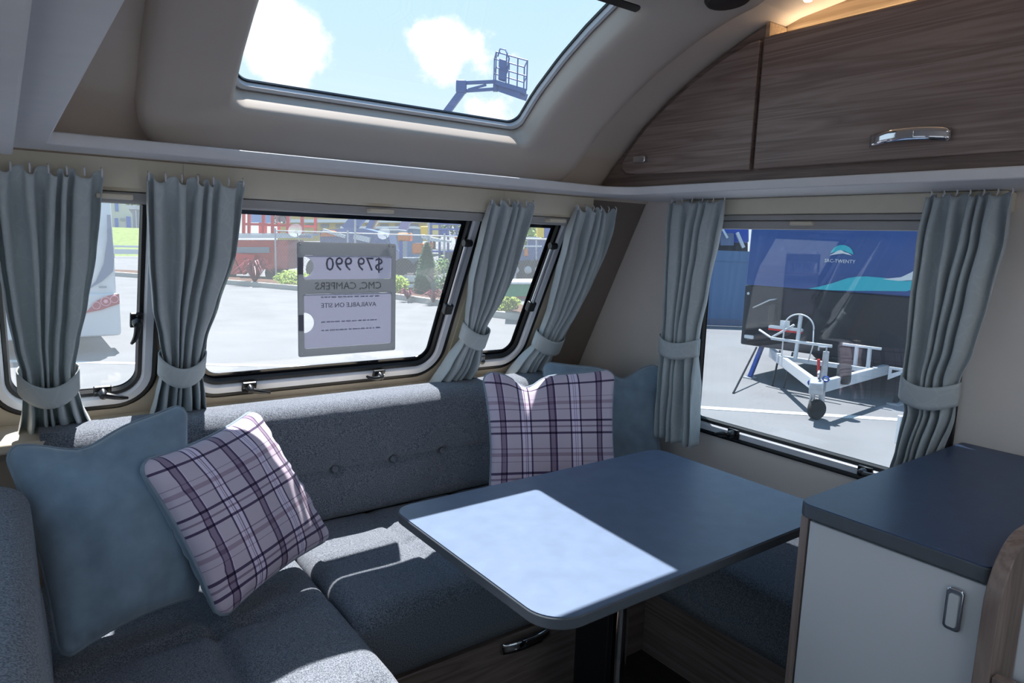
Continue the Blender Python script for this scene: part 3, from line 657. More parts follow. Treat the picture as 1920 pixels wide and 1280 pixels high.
bk2 = thing('side_backrest', 'grey tweed backrest of the left sofa at the left picture edge', 'backrest', (-0.1, 1.0, -0.92))
part('pad', pad(lmap, 0.30, 1.69, -0.925, -0.525, -0.10, 0.070, 0.045, rel_lb, 70, 24), 'tweed', bk2, smooth=True)

# ------------------------------------------------------------------ scatter cushions
def cushion(label, TL, TR, BR, BL, thick, front, seed, dents=(), group=None, cat='cushion', back='velvet', pipe='velvet_pipe', pinch=0.085, uvrot=False):
    TL, TR, BR, BL = map(Vector, (TL, TR, BR, BL)); c = (TL+TR+BR+BL)/4
    nrm = ((TR-TL)+(BR-BL)).cross((TL-BL)+(TR-BR)).normalized()
    upv = ((TL-BL)+(TR-BR)).normalized()
    zb = min(p.z for p in (TL, TR, BR, BL))
    def base(u, v):                     # u, v in -1..1, v up
        uu = u*(1-pinch*(1-v*v)*abs(u)); vv = v*(1-pinch*(1-u*u)*abs(v))
        r = 0.06                        # soft corners
        k = max(0.0, abs(u)+abs(v)-1.86)
        uu *= 1-k*0.45; vv *= 1-k*0.45
        a, b = (uu+1)/2, (vv+1)/2
        p = (BL*(1-a)+BR*a)*(1-b)+(TL*(1-a)+TR*a)*b
        for du, amt, wid in dents: p = p-upv*(amt*g(u-du, wid)*max(0.0, v)**3)
        return p
    n = 40
    def hgt(u, v, sgn):
        q = max(0.0, (1-u**2))*max(0.0, (1-v**2)); h = thick*q**0.36
        edge = (1-min(1, q*3))
        h += 0.006*edge*mnoise.noise(V(u*9+seed, v*9, sgn))*min(1, q*14)
        h += 0.0055*math.sin(u*31+4*mnoise.noise(V(u*3, v*3, seed)))*g(1-abs(v), 0.16)*min(1, q*10)*(0.4+abs(mnoise.noise(V(u*2.5, seed, v))))
        h += 0.0055*math.sin(v*29+4*mnoise.noise(V(u*3, v*3, seed+2)))*g(1-abs(u), 0.16)*min(1, q*10)*(0.4+abs(mnoise.noise(V(v*2.5, seed, u))))
        h += 0.010*mnoise.noise(V(u*2.2+seed, v*2.2, sgn*3))*min(1, q*6)
        for du, amt, wid in dents:
            h -= 0.35*amt*g(u-du, wid*0.8)*max(0.0, v)**2*min(1, q*8)
            h += 0.006*math.sin((u-du)*28+v*5)*g(u-du, 0.5)*max(0, v)**3*min(1, q*12)
        return max(0.0, h)
    def sheet(sgn):
        mb = MB(); mb.uv = []
        for j in range(n+1):
            for i in range(n+1):
                u = math.sin(math.pi/2*(2*i/n-1)); v = math.sin(math.pi/2*(2*j/n-1))
                mb.v.append(tuple(base(u, v)+nrm*(sgn*hgt(u, v, sgn)))); mb.uv.append(((u+1)/2, 1-(v+1)/2))
        for j in range(n):
            for i in range(n):
                a = j*(n+1)+i; mb.f.append((a, a+1, a+n+2, a+n+1))
        return mb
    # the thick middle may not sink under the seat
    low = min(min((base(math.cos(k), math.sin(k))).z for k in (0, 1, 2, 3, 4, 5)), zb)
    t = thing('cushion', label, cat, (c.x, c.y, low), group)
    part('front_panel', sheet(1), front, t, smooth=True); part('back_panel', sheet(-1), back, t, smooth=True)
    pth = []
    for k in range(4):
        for i in range(26):
            q = math.sin(math.pi/2*(2*i/26-1))
            u, v = ((q, -1), (1, q), (-q, 1), (-1, -q))[k]; pth.append(base(u, v))
    part('piping', MB().tube(pth, 0.0048, 8, closed=True), pipe, t, smooth=True)
    return t
cushion('large plain blue-grey velvet cushion at the left, leaning in the corner', (-0.033, 1.765, -0.473), (0.334, 1.775, -0.420), (0.330, 1.68, -0.880), (0.038, 1.575, -0.893), 0.075, 'velvet', 1.0, ((-0.25, 0.03, 0.35),))
cushion('lilac plaid cushion tilted on one corner beside the front backrest', (0.201, 1.645, -0.515), (0.528, 1.90, -0.488), (0.702, 1.79, -0.868), (0.342, 1.555, -0.893), 0.072, 'plaid', 4.0, ())
cushion('lilac plaid cushion standing upright behind the table', (1.315, 1.945, -0.462), (1.722, 1.70, -0.445), (1.66, 1.585, -0.885), (1.27, 1.815, -0.885), 0.080, 'plaid', 9.0, ((-0.35, 0.045, 0.22),))
cushion('plain blue-grey velvet cushion in the corner behind the upright plaid cushion', (1.655, 2.03, -0.468), (1.99, 1.72, -0.455), (1.955, 1.64, -0.885), (1.60, 1.93, -0.885), 0.075, 'velvet', 13.0, ((0.35, 0.045, 0.25),))

# ------------------------------------------------------------------ table
tb = thing('dining_table', 'dark slate blue dining table on a chrome pillar leg', 'table', (1.2, 1.2, FL))
part('table_top', MB().prism(rrect(0.742, 1.725, 0.853, 1.488, (0.075, 0.05, 0.05, 0.05), 10), lambda p, q: V(p[0], p[1], q), -0.706, -0.682), 'lam_edge', tb, bevel=0.003)
part('top_sheet', MB().prism(rrect(0.744, 1.723, 0.855, 1.486, (0.074, 0.05, 0.05, 0.05), 10), lambda p, q: V(p[0], p[1], q), -0.6825, -0.680), 'laminate', tb)
part('leg', MB().tube([(1.25, 1.17, FL+0.012), (1.25, 1.17, -0.72)], 0.027, 24), 'chrome', tb, smooth='angle')
part('foot', MB().lathe([(0.10, 0.0), (0.10, 0.006), (0.04, 0.014), (0.03, 0.02)], (1.25, 1.17, FL), (0, 0, 1), 28), 'satin', tb, smooth='angle')
part('bracket', MB().lathe([(0.07, 0.0), (0.07, 0.006), (0.034, 0.02)], (1.25, 1.17, -0.707), (0, 0, -1), 24), 'blackp', tb, smooth='angle')
part('support', MB().box(1.18, 1.20, 1.14, 1.26, FL+0.001, -0.707), 'blackp', tb, bevel=0.003)

# ------------------------------------------------------------------ dresser at the right
cb = thing('dresser', 'pale grey dresser with dark blue worktop beside the side window', 'cabinet', (1.65, 0.54, FL))
part('body', MB().box(1.275, 2.045, 0.375, 0.685, FL, -0.531), 'white_door', cb)
part('end_panel', MB().box(1.262, 2.045, 0.686, 0.702, FL, -0.531), 'wood_z', cb, bevel=0.002)
dd = part('door', MB().box(1.258, 1.2745, 0.367, 0.680, FL+0.04, -0.536), 'white_door', cb, bevel=0.002)
lt = part('latch', MB().prism(rrect(0.398, 0.426, -0.632, -0.556, 0.008, 5), lambda p, q: V(q, p[0], p[1]), 1.249, 1.258), 'chrome', dd, bevel=0.0025)
part('push_plate', MB().prism(rrect(0.404, 0.420, -0.624, -0.566, 0.004, 4), lambda p, q: V(q, p[0], p[1]), 1.2455, 1.250), 'decal_white', lt, bevel=0.001)
part('worktop', MB().prism(rrect(1.252, 2.046, 0.368, 0.708, (0.01, 0.01, 0.01, 0.03), 6), lambda p, q: V(p[0], p[1], q), -0.5305, -0.504), 'lam_edge', cb, bevel=0.002)
part('worktop_sheet', MB().prism(rrect(1.254, 2.045, 0.370, 0.706, (0.01, 0.01, 0.01, 0.028), 6), lambda p, q: V(p[0], p[1], q), -0.5045, -0.502), 'laminate_shaded', cb)
ep = thing('end_partition', 'grey walnut partition with a rounded top corner at the right edge', 'partition', (1.5, 0.33, FL))
pr = [(1.222, FL), (1.222, -0.62)]+[(1.332-0.11*math.cos(math.radians(a)), -0.56+0.11*math.sin(math.radians(a))) for a in range(0, 91, 9)]+[(2.04, -0.45), (2.04, FL)]
part('panel', MB().prism(pr, lambda p, q: V(p[0], q, p[1]), 0.340, 0.364), 'wood_z', ep, bevel=0.002)
part('front_rail', MB().box(1.225, 1.245, -0.2, 0.338, FL, -0.665), 'wood_z', ep, bevel=0.002)
part('inner_board', MB().box(1.262, 1.285, -0.2, 0.322, -1.30, -0.475), 'white_door', ep, bevel=0.002)
part('cap', MB().box(1.255, 1.292, -0.2, 0.327, -0.475, -0.445), 'trim', ep, bevel=0.003)
# ------------------------------------------------------------------ curtains
def fc(x, z, n): return F(x, z, 0.054+n)
def sc_(y, z, n): return V(1.955-n, y, z)
def lerp_rows(rows, z):
    if z >= rows[0][2]: return rows[0][0], rows[0][1]
    for a, b in zip(rows, rows[1:]):
        if a[2] >= z >= b[2]:
            t = (a[2]-z)/(a[2]-b[2]); t = t*t*(3-2*t)*0.5+t*0.5
            return a[0]+(b[0]-a[0])*t, a[1]+(b[1]-a[1])*t
    return rows[-1][0], rows[-1][1]
def curtain(label, fn, rows, ztie, nf, seed, tiesag=0.02, tie_tilt=0.0, grp='tied back silver grey curtains'):
    rnd = random.Random(seed); zt, zb = rows[0][2], rows[-1][2]
    t = thing('curtain', label, 'curtain', tuple(fn((rows[-1][0]+rows[-1][1])/2, zb, 0)), grp)
    ph = [rnd.uniform(-0.5, 0.5) for _ in range(12)]; NU, NV = nf*14, 56
    def amp(z):
        a = 0.017
        if z > ztie: a = 0.010+0.012*min(1, (zt-z)/0.08)*(1-0.35*g(z-ztie, 0.10))
        else: a = 0.016+0.020*min(1, (ztie-z)/0.12)
        return a
    def warp(u, z):                      # fold centres wander down the cloth
        k = (zt-z)*1.4
        return u+0.25/nf*math.sin(2*math.pi*u*1.7+ph[0]+k*2.1)+0.12/nf*math.sin(2*math.pi*u*3.1+ph[1]-k*3)
    def pt(u, v):
        z = zt+(zb-zt)*v; l, r = lerp_rows(rows, z)
        w = warp(u, z); a = amp(z)
        f = math.cos(2*math.pi*nf*w)
        f = math.copysign(abs(f)**0.75, f)
        n = a*f+0.006*mnoise.noise(V(u*6+seed, z*9, 2))
        x = l+(r-l)*(u+0.012*math.sin(2*math.pi*nf*2*w))
        zz = z
        if v < 0.05: zz = z-0.006*(1+math.sin(2*math.pi*nf*w+1))*(1-v/0.05)     # drooping header
        if v > 0.93: zz = z+0.010*mnoise.noise(V(u*7, seed, 0))*(v-0.93)/0.07
        return fn(x, zz, n+0.02)
    part('cloth', MB().grid(NU, NV, pt), 'curtain', t, smooth=True, solid=0.0012)
    l, r = lerp_rows(rows, ztie); c = (l+r)/2; hw = abs(r-l)/2+0.008
    sg = 1 if r > l else -1
    def band(u, v):
        a = 2*math.pi*u; lat = math.cos(a); dep = math.sin(a)
        x = c+sg*hw*lat; z = ztie-0.030+0.060*v+tie_tilt*lat-(tiesag*(1-lat*lat) if dep > 0 else 0)
        k = 1.0-0.06*abs(v-0.5)
        return fn(x, z, 0.020+0.040*dep*k)
    part('tieback', MB().grid(40, 6, band), 'curtain', t, smooth=True, solid=0.003)
    for i in range(nf+1):
        u = (i+0.15)/(nf+0.3); l0, r0 = rows[0][0], rows[0][1]; x = l0+(r0-l0)*u
        p = fn(x, zt, 0.022); q = fn(x, 0.159, 0.012)
        part('hook', MB().tube([p+V(0, 0, -0.010), p+V(0, -0.004, 0.000), p+V(0, -0.002, 0.006), q], [0.0016, 0.0022, 0.0018, 0.0015], 6), 'trim', t, smooth=True)
    return t
C1 = [(-0.02, 0.192, 0.152), (-0.022, 0.185, 0.081), (-0.017, 0.175, -0.039), (-0.009, 0.156, -0.169), (0.001, 0.137, -0.267), (0.012, 0.126, -0.341), (0.012, 0.127, -0.387), (0.007, 0.141, -0.451), (-0.01, 0.173, -0.546)]
C2 = [(0.277, 0.503, 0.152), (0.279, 0.5, 0.102), (0.287, 0.498, -0.031), (0.301, 0.467, -0.176), (0.321, 0.444, -0.269), (0.333, 0.436, -0.334), (0.331, 0.44, -0.384), (0.32, 0.45, -0.453), (0.299, 0.462, -0.546)]
C3 = [(1.261, 1.443, 0.152), (1.262, 1.445, 0.083), (1.268, 1.449, -0.006), (1.276, 1.457, -0.099), (1.296, 1.445, -0.197), (1.316, 1.413, -0.288), (1.322, 1.418, -0.341), (1.29, 1.431, -0.426), (1.238, 1.404, -0.546)]
C4 = [(1.629, 1.828, 0.152), (1.632, 1.849, 0.063), (1.648, 1.868, -0.036), (1.665, 1.863, -0.14), (1.68, 1.848, -0.249), (1.681, 1.818, -0.344), (1.674, 1.794, -0.389), (1.633, 1.779, -0.453), (1.591, 1.763, -0.545)]
R1 = [(1.683, 1.445, 0.154), (1.679, 1.47, 0.017), (1.67, 1.502, -0.172), (1.674, 1.52, -0.299), (1.676, 1.522, -0.358), (1.671, 1.517, -0.416), (1.669, 1.504, -0.503), (1.674, 1.491, -0.714)]
R2 = [(0.819, 0.632, 0.151), (0.825, 0.635, 0.034), (0.826, 0.656, -0.102), (0.823, 0.677, -0.242), (0.825, 0.698, -0.323), (0.821, 0.7, -0.373), (0.808, 0.7, -0.423), (0.82, 0.722, -0.537), (0.83, 0.735, -0.594)]
curtain('leftmost front curtain, cut by the left picture edge', fc, C1, -0.365, 6, 3, 0.03)
curtain('front curtain between the narrow left window and the wide window', fc, C2, -0.345, 6, 5, 0.025)
curtain('front curtain between the wide window and the narrow right window', fc, C3, -0.315, 5, 8, 0.012, -0.012)
curtain('rightmost front curtain beside the taupe corner board', fc, C4, -0.368, 5, 11, 0.012, -0.012)
curtain('side window curtain nearest the corner cushions', sc_, R1, -0.358, 5, 17, 0.02, 0.0)
curtain('side window curtain hanging behind the dresser worktop', sc_, R2, -0.355, 6, 21, 0.02, 0.0)

# ------------------------------------------------------------------ hanging sale sign
sg = thing('price_sign', 'translucent grey sale sign hung by two suction cups in the centre window', 'sign', (0.835, 1.966, -0.37))
PX0, PX1, PZ0, PZ1, PY = 0.676, 0.990, -0.366, -0.028, 1.966
def sgn(p, q): return V(p[0], PY+q, p[1])           # hangs plumb from its hooks
W = PX1-PX0; H = PZ1-PZ0
def fx(a): return PX0+W*a
def fz(b): return PZ1-H*b
up_ = rrect(fx(0.055), fx(0.955), fz(0.325), fz(0.115), 0.006, 3); lo_ = rrect(fx(0.055), fx(0.955), fz(0.93), fz(0.45), 0.006, 3)
part('panel', MB().plate(rrect(PX0, PX1, PZ0, PZ1, 0.006, 3), [up_, lo_], sgn, -0.0015, 0.0015), 'plastic', sg)
def notched(b0, b1, bc, r):                # sheet with a thumb cut-out in its left edge
    x0, x1, z0, z1, zc = fx(0.056), fx(0.954), fz(b1), fz(b0), fz(bc)
    return [(x0, z0), (x1, z0), (x1, z1), (x0, z1), (x0, zc+r)]+[(x0+r*math.cos(math.radians(q)), zc+r*math.sin(math.radians(q))) for q in range(80, -81, -10)]+[(x0, zc-r)]
pu = part('paper_upper', MB().prism(notched(0.117, 0.323, 0.215, 0.030), sgn, -0.0012, -0.0002), 'paper', sg)
plw = part('paper_lower', MB().prism(notched(0.452, 0.928, 0.70, 0.030), sgn, -0.0012, -0.0002), 'paper', sg)
for (b0, b1) in ((0.135, 0.28), (0.63, 0.77)):
    part('tab', MB().prism([(fx(0.004), fz(b1)), (fx(0.05), fz(b1)), (fx(0.05), fz(b0)), (fx(0.004), fz(b0))], sgn, -0.0034, -0.0018), 'ink', sg)
def mirrored(cx, cz): return lambda x, y, z: sgn((cx-x, cz+y), -0.0042+z)     # printed on the outside, read in reverse from here
part('price_text', text_mb('$79', 0.058, mirrored(fx(0.72), fz(0.195)), 0.0004), 'ink', pu)
part('price_text', text_mb('990', 0.058, mirrored(fx(0.40), fz(0.195)), 0.0004), 'ink', pu)
part('brand_text', text_mb('CMC, CAMPERS', 0.031, mirrored(fx(0.50), fz(0.385)), 0.0004), 'inklite', sg)
part('line_text', text_mb('AVAILABLE ON SITE', 0.020, mirrored(fx(0.50), fz(0.555)), 0.0003), 'ink', plw)
rnd = random.Random(4)
for b0 in (0.48, 0.70, 0.775):           # print too blurred to read
    mb = MB(); a = 0.22
    while a < 0.80:
        w_ = rnd.uniform(0.015, 0.05); mb.prism([(fx(a), fz(b0)-0.002), (fx(a+w_), fz(b0)-0.002), (fx(a+w_), fz(b0)+0.002), (fx(a), fz(b0)+0.002)], sgn, -0.0040, -0.0034); a += w_+rnd.uniform(0.008, 0.02)
    o = part('blurred_print', mb, 'paper', plw); o['kind'] = 'stuff'
for cx in (0.684, 0.966):
    c = F(cx, -0.004, -0.018); ax = (F(cx, 0, 1)-F(cx, 0, 0)).normalized()
    cu_ = part('suction_cup', MB().lathe([(0.021, 0.0), (0.020, 0.003), (0.013, 0.009), (0.006, 0.013), (0.006, 0.020)], c, ax, 22), 'cup', sg, smooth='angle')
    part('hook', MB().tube([c+ax*0.02, c+ax*0.024+V(0, 0, -0.006), sgn((cx, PZ1-0.008), -0.006), sgn((cx, PZ1-0.008), 0.002)], 0.0012, 6), 'satin', cu_)
for cx in (PX0+0.010, PX1-0.010):
    for cz in (PZ0+0.010, PZ1-0.010):
        part('rivet', MB().lathe([(0.003, 0), (0.003, 0.002)], sgn((cx, cz), -0.0018), (0, -1, 0), 8), 'decal_white', sg)
# ------------------------------------------------------------------ the yard outside
GZ = -1.85
Rh = V(CR.x, CR.y, 0).normalized(); Fh = V(CF.x, CF.y, 0).normalized()
def far(px, py, T):                      # upright plane at horizontal depth T
    d = dirvec(px, py); return d*(T/d.dot(Fh))
def gnd(px, py, z=GZ):
    d = dirvec(px, py); return d*(z/d.z)
def fbox(mb, x0, x1, y0, y1, T, dt):     # y0 above y1; upright block of depth dt
    Q = [far(x0, y0, T), far(x1, y0, T)]
    P = [far(x0, y1, T), far(x1, y1, T)] if y1 else [V(q.x, q.y, GZ) for q in Q]
    return mb.quad_box([P[0], P[1], P[1]+Fh*dt, P[0]+Fh*dt, Q[0], Q[1], Q[1]+Fh*dt, Q[0]+Fh*dt])
struct('ground', MB().box(-60, 130, -40, 160, GZ-0.2, GZ), 'concrete', 'wide pale concrete yard around the caravan')
# painted lines
def stripe(p, q, w, label):
    p, q = Vector(p), Vector(q); d = (q-p).normalized(); n = V(-d.y, d.x, 0)*w/2
    single('painted_line', MB().quad_box([p-n, q-n, q+n, p+n]+[x+V(0, 0, 0.006) for x in (p-n, q-n, q+n, p+n)]), 'paint', label, 'road marking')
stripe((5.6, 5.55, GZ), (9.2, 2.1, GZ), 0.13, 'white painted bay line under the parked caravan hitch')
stripe((-2.2, 12.6, GZ), (3.4, 9.1, GZ), 0.14, 'white painted bay line behind the white caravan on the left')

# --- dark blue caravan seen through the side window
A0 = V(8.487, 5.894, GZ); WD = V(0.121, -0.993, 0).normalized(); DD = V(0.993, 0.121, 0).normalized()
def B(w, d, z): return V(A0.x, A0.y, 0)+WD*w+DD*d+V(0, 0, z)
cv = thing('touring_caravan', 'dark blue and black caravan with teal swoosh parked outside the side window', 'caravan', tuple(B(1.2, 2, GZ)))
lo = [(0.0, -1.38), (0.02, -1.40), (4.6, -1.40), (4.6, -0.545), (0.0, -0.545)]
part('lower_body', MB().prism(lo, lambda p, t: B(t, p[0], p[1]), 0.0, 2.42), 'black_body', cv, bevel=0.05, seg=4)
up = [(0.0, -0.54), (0.02, 0.30), (0.22, 1.0), (0.5, 1.10), (4.6, 1.10), (4.6, -0.54)]
part('upper_body', MB().prism(up, lambda p, t: B(t, p[0], p[1]), 0.0, 2.42), 'navy_body', cv, bevel=0.04, seg=4)
def decal(name, pts, mat, d=-0.004):
    return part(name, MB().prism(pts, lambda p, t: B(p[0], t, p[1]), d, d+0.003), mat, cv)
decal('swoosh', [(0.9, -0.529), (1.05, -0.49), (1.205, -0.436), (1.397, -0.355), (1.5, -0.33), (1.619, -0.321), (1.838, -0.327), (2.079, -0.35), (2.23, -0.316), (2.205, -0.42), (2.092, -0.471), (1.732, -0.493), (1.479, -0.512), (1.214, -0.526)], 'teal')
decal('wave', [(1.809, -0.342), (2.016, -0.305), (2.125, -0.238), (2.28, -0.091), (2.40, 0.02), (2.40, -0.20), (2.301, -0.278), (2.165, -0.33), (1.992, -0.352)], 'decal_white', -0.0075)
decal('stripe', [(0.03, -0.535), (0.88, -0.535), (1.35, -0.37), (1.6, -0.31), (1.2, -0.34), (0.03, -0.34)], 'navy_body')
lg = part('logo', MB().prism([(1.29+0.145*math.cos(math.radians(a)), -0.075+0.135*math.sin(math.radians(a))) for a in range(8, 173, 8)]+[(1.20, -0.035), (1.29, -0.005), (1.36, -0.03)], lambda p, t: B(p[0], t, p[1]), -0.004, -0.001), 'teal', cv)
part('mountain', MB().prism([(1.14, -0.078), (1.20, -0.040), (1.24, -0.012), (1.28, -0.005), (1.33, -0.030), (1.37, -0.040), (1.42, -0.070), (1.36, -0.058), (1.31, -0.048), (1.27, -0.052), (1.22, -0.062)], lambda p, t: B(p[0], t, p[1]), -0.007, -0.004), 'decal_white', lg)
part('name_text', text_mb('SRC-TWENTY', 0.062, lambda x, y, z: B(1.275+x, -0.004-z, -0.148+y), 0.001), 'decal_white', lg)
part('marker_lamp', MB().prism(rrect(0.06, 0.20, -1.30, -1.25, 0.015, 3), lambda p, t: B(p[0], t, p[1]), -0.02, 0.0), 'decal_white', cv)
part('marker_lamp', MB().lathe([(0.02, 0), (0.018, 0.012)], B(0.06, 0, -0.66), -DD, 12), 'decal_white', cv)
part('grab_handle', MB().tube([B(0.16, 0.0, -0.86), B(0.18, -0.06, -0.85), B(0.42, -0.07, -0.72), B(0.50, -0.02, -0.70)], 0.012, 8), 'satin', cv, smooth=True)
part('tool_box', MB().box(0, 0, 0, 0, 0, 0) if False else MB().obox(B(0.47, -0.05, -0.90), WD*0.045, DD*0.05, V(0, 0, 0.12)), 'blackp', cv, bevel=0.01)
AP = V(7.0, 3.86, -1.46)
fr_ = part('tow_frame', MB().bar(B(0.45, 0.05, -1.46), AP+V(0.03, 0.06, 0), 0.06, 0.13), 'white_body', cv, bevel=0.008)
part('tow_frame', MB().bar(B(1.95, 0.05, -1.46), AP+V(0.03, -0.06, 0), 0.06, 0.13), 'white_body', cv, bevel=0.008)
part('cross_member', MB().bar(B(0.80, -0.45, -1.43), B(1.88, -0.40, -1.43), 0.05, 0.06), 'white_body', cv, bevel=0.006)
cpl = part('coupling', MB().obox(AP+V(-0.05, -0.02, 0.0), (0.16, 0.09, 0), (-0.035, 0.06, 0), (0, 0, 0.07)), 'galv', cv, bevel=0.02)
part('coupling_lever', MB().tube([AP+V(0.02, 0, 0.07), AP+V(-0.04, -0.03, 0.16), AP+V(-0.14, -0.08, 0.15)], 0.014, 8), 'galv', cpl, smooth=True)
part('shackle', MB().tube([AP+V(0.05, 0.10, 0.0)+V(0.0, 0.035*math.cos(a/8*6.28), 0.03*math.sin(a/8*6.28)) for a in range(8)], 0.008, 6, closed=True), 'blue', cpl)
part('shackle', MB().tube([AP+V(0.02, -0.08, 0.08)+V(0.0, 0.035*math.cos(a/8*6.28), 0.03*math.sin(a/8*6.28)) for a in range(8)], 0.008, 6, closed=True), 'blue', cpl)
jw = part('jockey_post', MB().tube([AP+V(0.12, 0.0, -0.22), AP+V(0.12, 0.0, 0.36)], 0.032, 12), 'galv', cv, smooth='angle')
part('crank', MB().tube([AP+V(0.12, 0, 0.36), AP+V(0.12, 0, 0.41), AP+V(0.05, 0.05, 0.41), AP+V(0.05, 0.05, 0.37)], 0.010, 8), 'galv', jw)
part('brake_lever', MB().tube([AP+V(0.10, 0.05, 0.08), AP+V(0.07, 0.05, 0.27)], 0.016, 8), 'red', cv, smooth='angle')
wc = V(7.06, 3.87, GZ+0.11)
part('wheel', MB().lathe([(0.06, -0.03), (0.10, -0.034), (0.11, -0.02), (0.11, 0.02), (0.10, 0.034), (0.06, 0.03)], wc, (0.3, 0.95, 0), 24), 'tyre', jw, smooth='angle')
part('fork', MB().tube([wc+V(0.01, 0.05, 0), wc+V(0.01, 0.05, 0.16), wc+V(0.03, 0.0, 0.20)], 0.012, 8), 'galv', jw)
part('chain', MB().tube([AP+V(0.2, 0.08, -0.06), AP+V(0.15, 0.14, -0.22), AP+V(0.05, 0.10, -0.26), AP+V(0.0, 0.05, -0.10)], 0.012, 6), 'galv', cv)
part('bin', MB().lathe([(0.06, 0), (0.075, 0.02), (0.075, 0.20), (0.06, 0.22)], AP+V(0.45, -0.05, -0.02), (0, 0, 1), 14), 'blackp', cv, smooth='angle')
rk = part('rack_mast', MB().bar(B(1.06, -0.55, -1.42), B(1.06, -0.50, -0.84), 0.04), 'white_body', cv, bevel=0.004)
part('rack_bar', MB().bar(B(0.72, -0.55, -1.18), B(1.50, -0.55, -1.18), 0.035), 'white_body', rk, bevel=0.004)
part('rack_bar', MB().bar(B(1.55, -0.35, -1.16), B(2.0, -0.35, -1.16), 0.03), 'white_body', rk, bevel=0.004)
part('rack_post', MB().bar(B(1.72, -0.35, -1.42), B(1.72, -0.35, -1.16), 0.035), 'white_body', rk)
part('rack_post', MB().bar(B(1.87, -0.35, -1.42), B(1.87, -0.35, -1.16), 0.035), 'white_body', rk)
part('hoop', MB().tube([B(1.06+0.19*math.cos(math.radians(a)), -0.53, -1.0+0.17*math.sin(math.radians(a))) for a in range(0, 181, 12)]+[B(0.87, -0.53, -1.42)], 0.010, 8), 'white_body', rk, smooth=True)
part('hoop', MB().tube([B(1.25, -0.53, -1.0), B(1.26, -0.53, -1.2), B(1.22, -0.53, -1.42)], 0.008, 8), 'white_body', rk, smooth=True)
part('rack_arm', MB().tube([B(0.42, -0.3, -1.12), B(0.62, -0.35, -1.20), B(0.98, -0.50, -0.98)], 0.016, 8), 'white_body', rk, smooth=True)
part('reflector', MB().obox(B(0.86, -0.5, -0.98), WD*0.06, DD*0.01, V(0, 0, 0.045)), 'decal_white', rk)
lbx = part('light_bar', MB().prism(rrect(0.52, 0.98, -1.09, -1.045, 0.02, 4), lambda p, t: B(p[0], t, p[1]), -0.25, -0.20), 'decal_white', cv)
part('lens', MB().prism(rrect(0.52, 0.98, -1.11, -1.085, 0.01, 3), lambda p, t: B(p[0], t, p[1]), -0.255, -0.20), 'red', lbx)
part('bracket_plate', MB().plate([(2.1, -1.52), (2.1, -1.36), (2.36, -1.36)], [[(2.13, -1.44), (2.13, -1.39), (2.23, -1.39)]], lambda p, t: B(p[0], t, p[1]), -0.34, -0.31), 'white_body', cv)
for (w_, nm) in ((2.16, 'corner_leg'), (0.26, 'corner_leg')):
    c0 = B(w_, 0.15, -1.40)
    lg_ = part(nm, MB().bar(B(w_, 0.15, -1.40), B(w_-0.02, -0.10, GZ+0.02), 0.055), 'blue' if w_ < 1 else 'blackp', cv, bevel=0.006)
    part('foot', MB().box(B(w_-0.02, -0.10, 0).x-0.07, B(w_-0.02, -0.10, 0).x+0.07, B(w_-0.02, -0.1, 0).y-0.07, B(w_-0.02, -0.1, 0).y+0.07, GZ, GZ+0.02), 'galv', lg_)
for (a, b) in ((B(0.30, -0.1, -1.40), B(0.62, -1.25, GZ+0.006)), (B(0.62, -0.05, -1.40), B(0.70, -0.35, GZ+0.006)), (B(0.80, -0.05, -1.40), B(0.86, -0.35, GZ+0.006))):
    part('prop_pole', MB().tube([a, b], 0.014, 8), 'blackp', cv)
for y_ in (0.15, 2.27):
    wpos = B(y_, 2.6, GZ+0.33)
    part('road_wheel', MB().lathe([(0.2, -0.1), (0.31, -0.11), (0.33, -0.08), (0.33, 0.08), (0.31, 0.11), (0.2, 0.1)], wpos, WD, 28), 'tyre', cv, smooth='angle')
sb = thing('notice_box', 'small white notice box standing by the caravan hitch', 'sign', tuple(gnd(1690, 835)))
nb = gnd(1697, 832)
part('board', MB().obox(nb+V(0, 0, 0.14), Rh*0.09, Fh*0.03, V(0, 0, 0.14)), 'decal_white', sb, bevel=0.005)
part('print', MB().obox(nb+V(0, 0, 0.17)-Fh*0.032, Rh*0.04, Fh*0.001, V(0, 0, 0.04)), 'ink', sb)
# --- screened fence and stacked blue plant beyond the caravan
fs = thing('screen_fence', 'fence with blue-grey shade cloth at the back of the yard', 'fence', (13.3, 9.8, GZ))
f0 = V(10.45, 12.1, GZ); fd = V(0.78, -0.625, 0).normalized(); fn_ = V(-0.625, -0.78, 0)
for k in range(5):
    a = f0+fd*(k*2.4); b = a+fd*2.4
    pnl = part('cloth_panel', MB().quad_box([a+V(0, 0, 0.16), b+V(0, 0, 0.16), b+V(0, 0, 0.16)+fn_*0.01, a+V(0, 0, 0.16)+fn_*0.01, a+V(0, 0, 1.50), b+V(0, 0, 1.50), b+V(0, 0, 1.50)+fn_*0.01, a+V(0, 0, 1.50)+fn_*0.01]), 'shade', fs)
    part('top_band', MB().bar(a+V(0, 0, 1.62)+fn_*0.015, b+V(0, 0, 1.62)+fn_*0.015, 0.02, 0.24), 'shade', fs)
    part('foot_rail', MB().bar(a+V(0, 0, 0.09)+fn_*0.02, b+V(0, 0, 0.09)+fn_*0.02, 0.04, 0.16), 'greyblue', fs)
    part('post', MB().tube([a-fn_*0.04, a-fn_*0.04+V(0, 0, 1.85)], 0.03, 8), 'galv', fs)
bp_ = thing('blue_machine', 'bright blue machine showing over the screened fence', 'machine', tuple(gnd(1375, 560)))
T0 = 19.0
part('body', fbox(MB(), 1330, 1405, 400, 455, T0, 1.6), 'blue', bp_, bevel=0.05)
part('panel', fbox(MB(), 1352, 1376, 437, 460, T0-0.1, 0.1), 'greyblue', bp_)
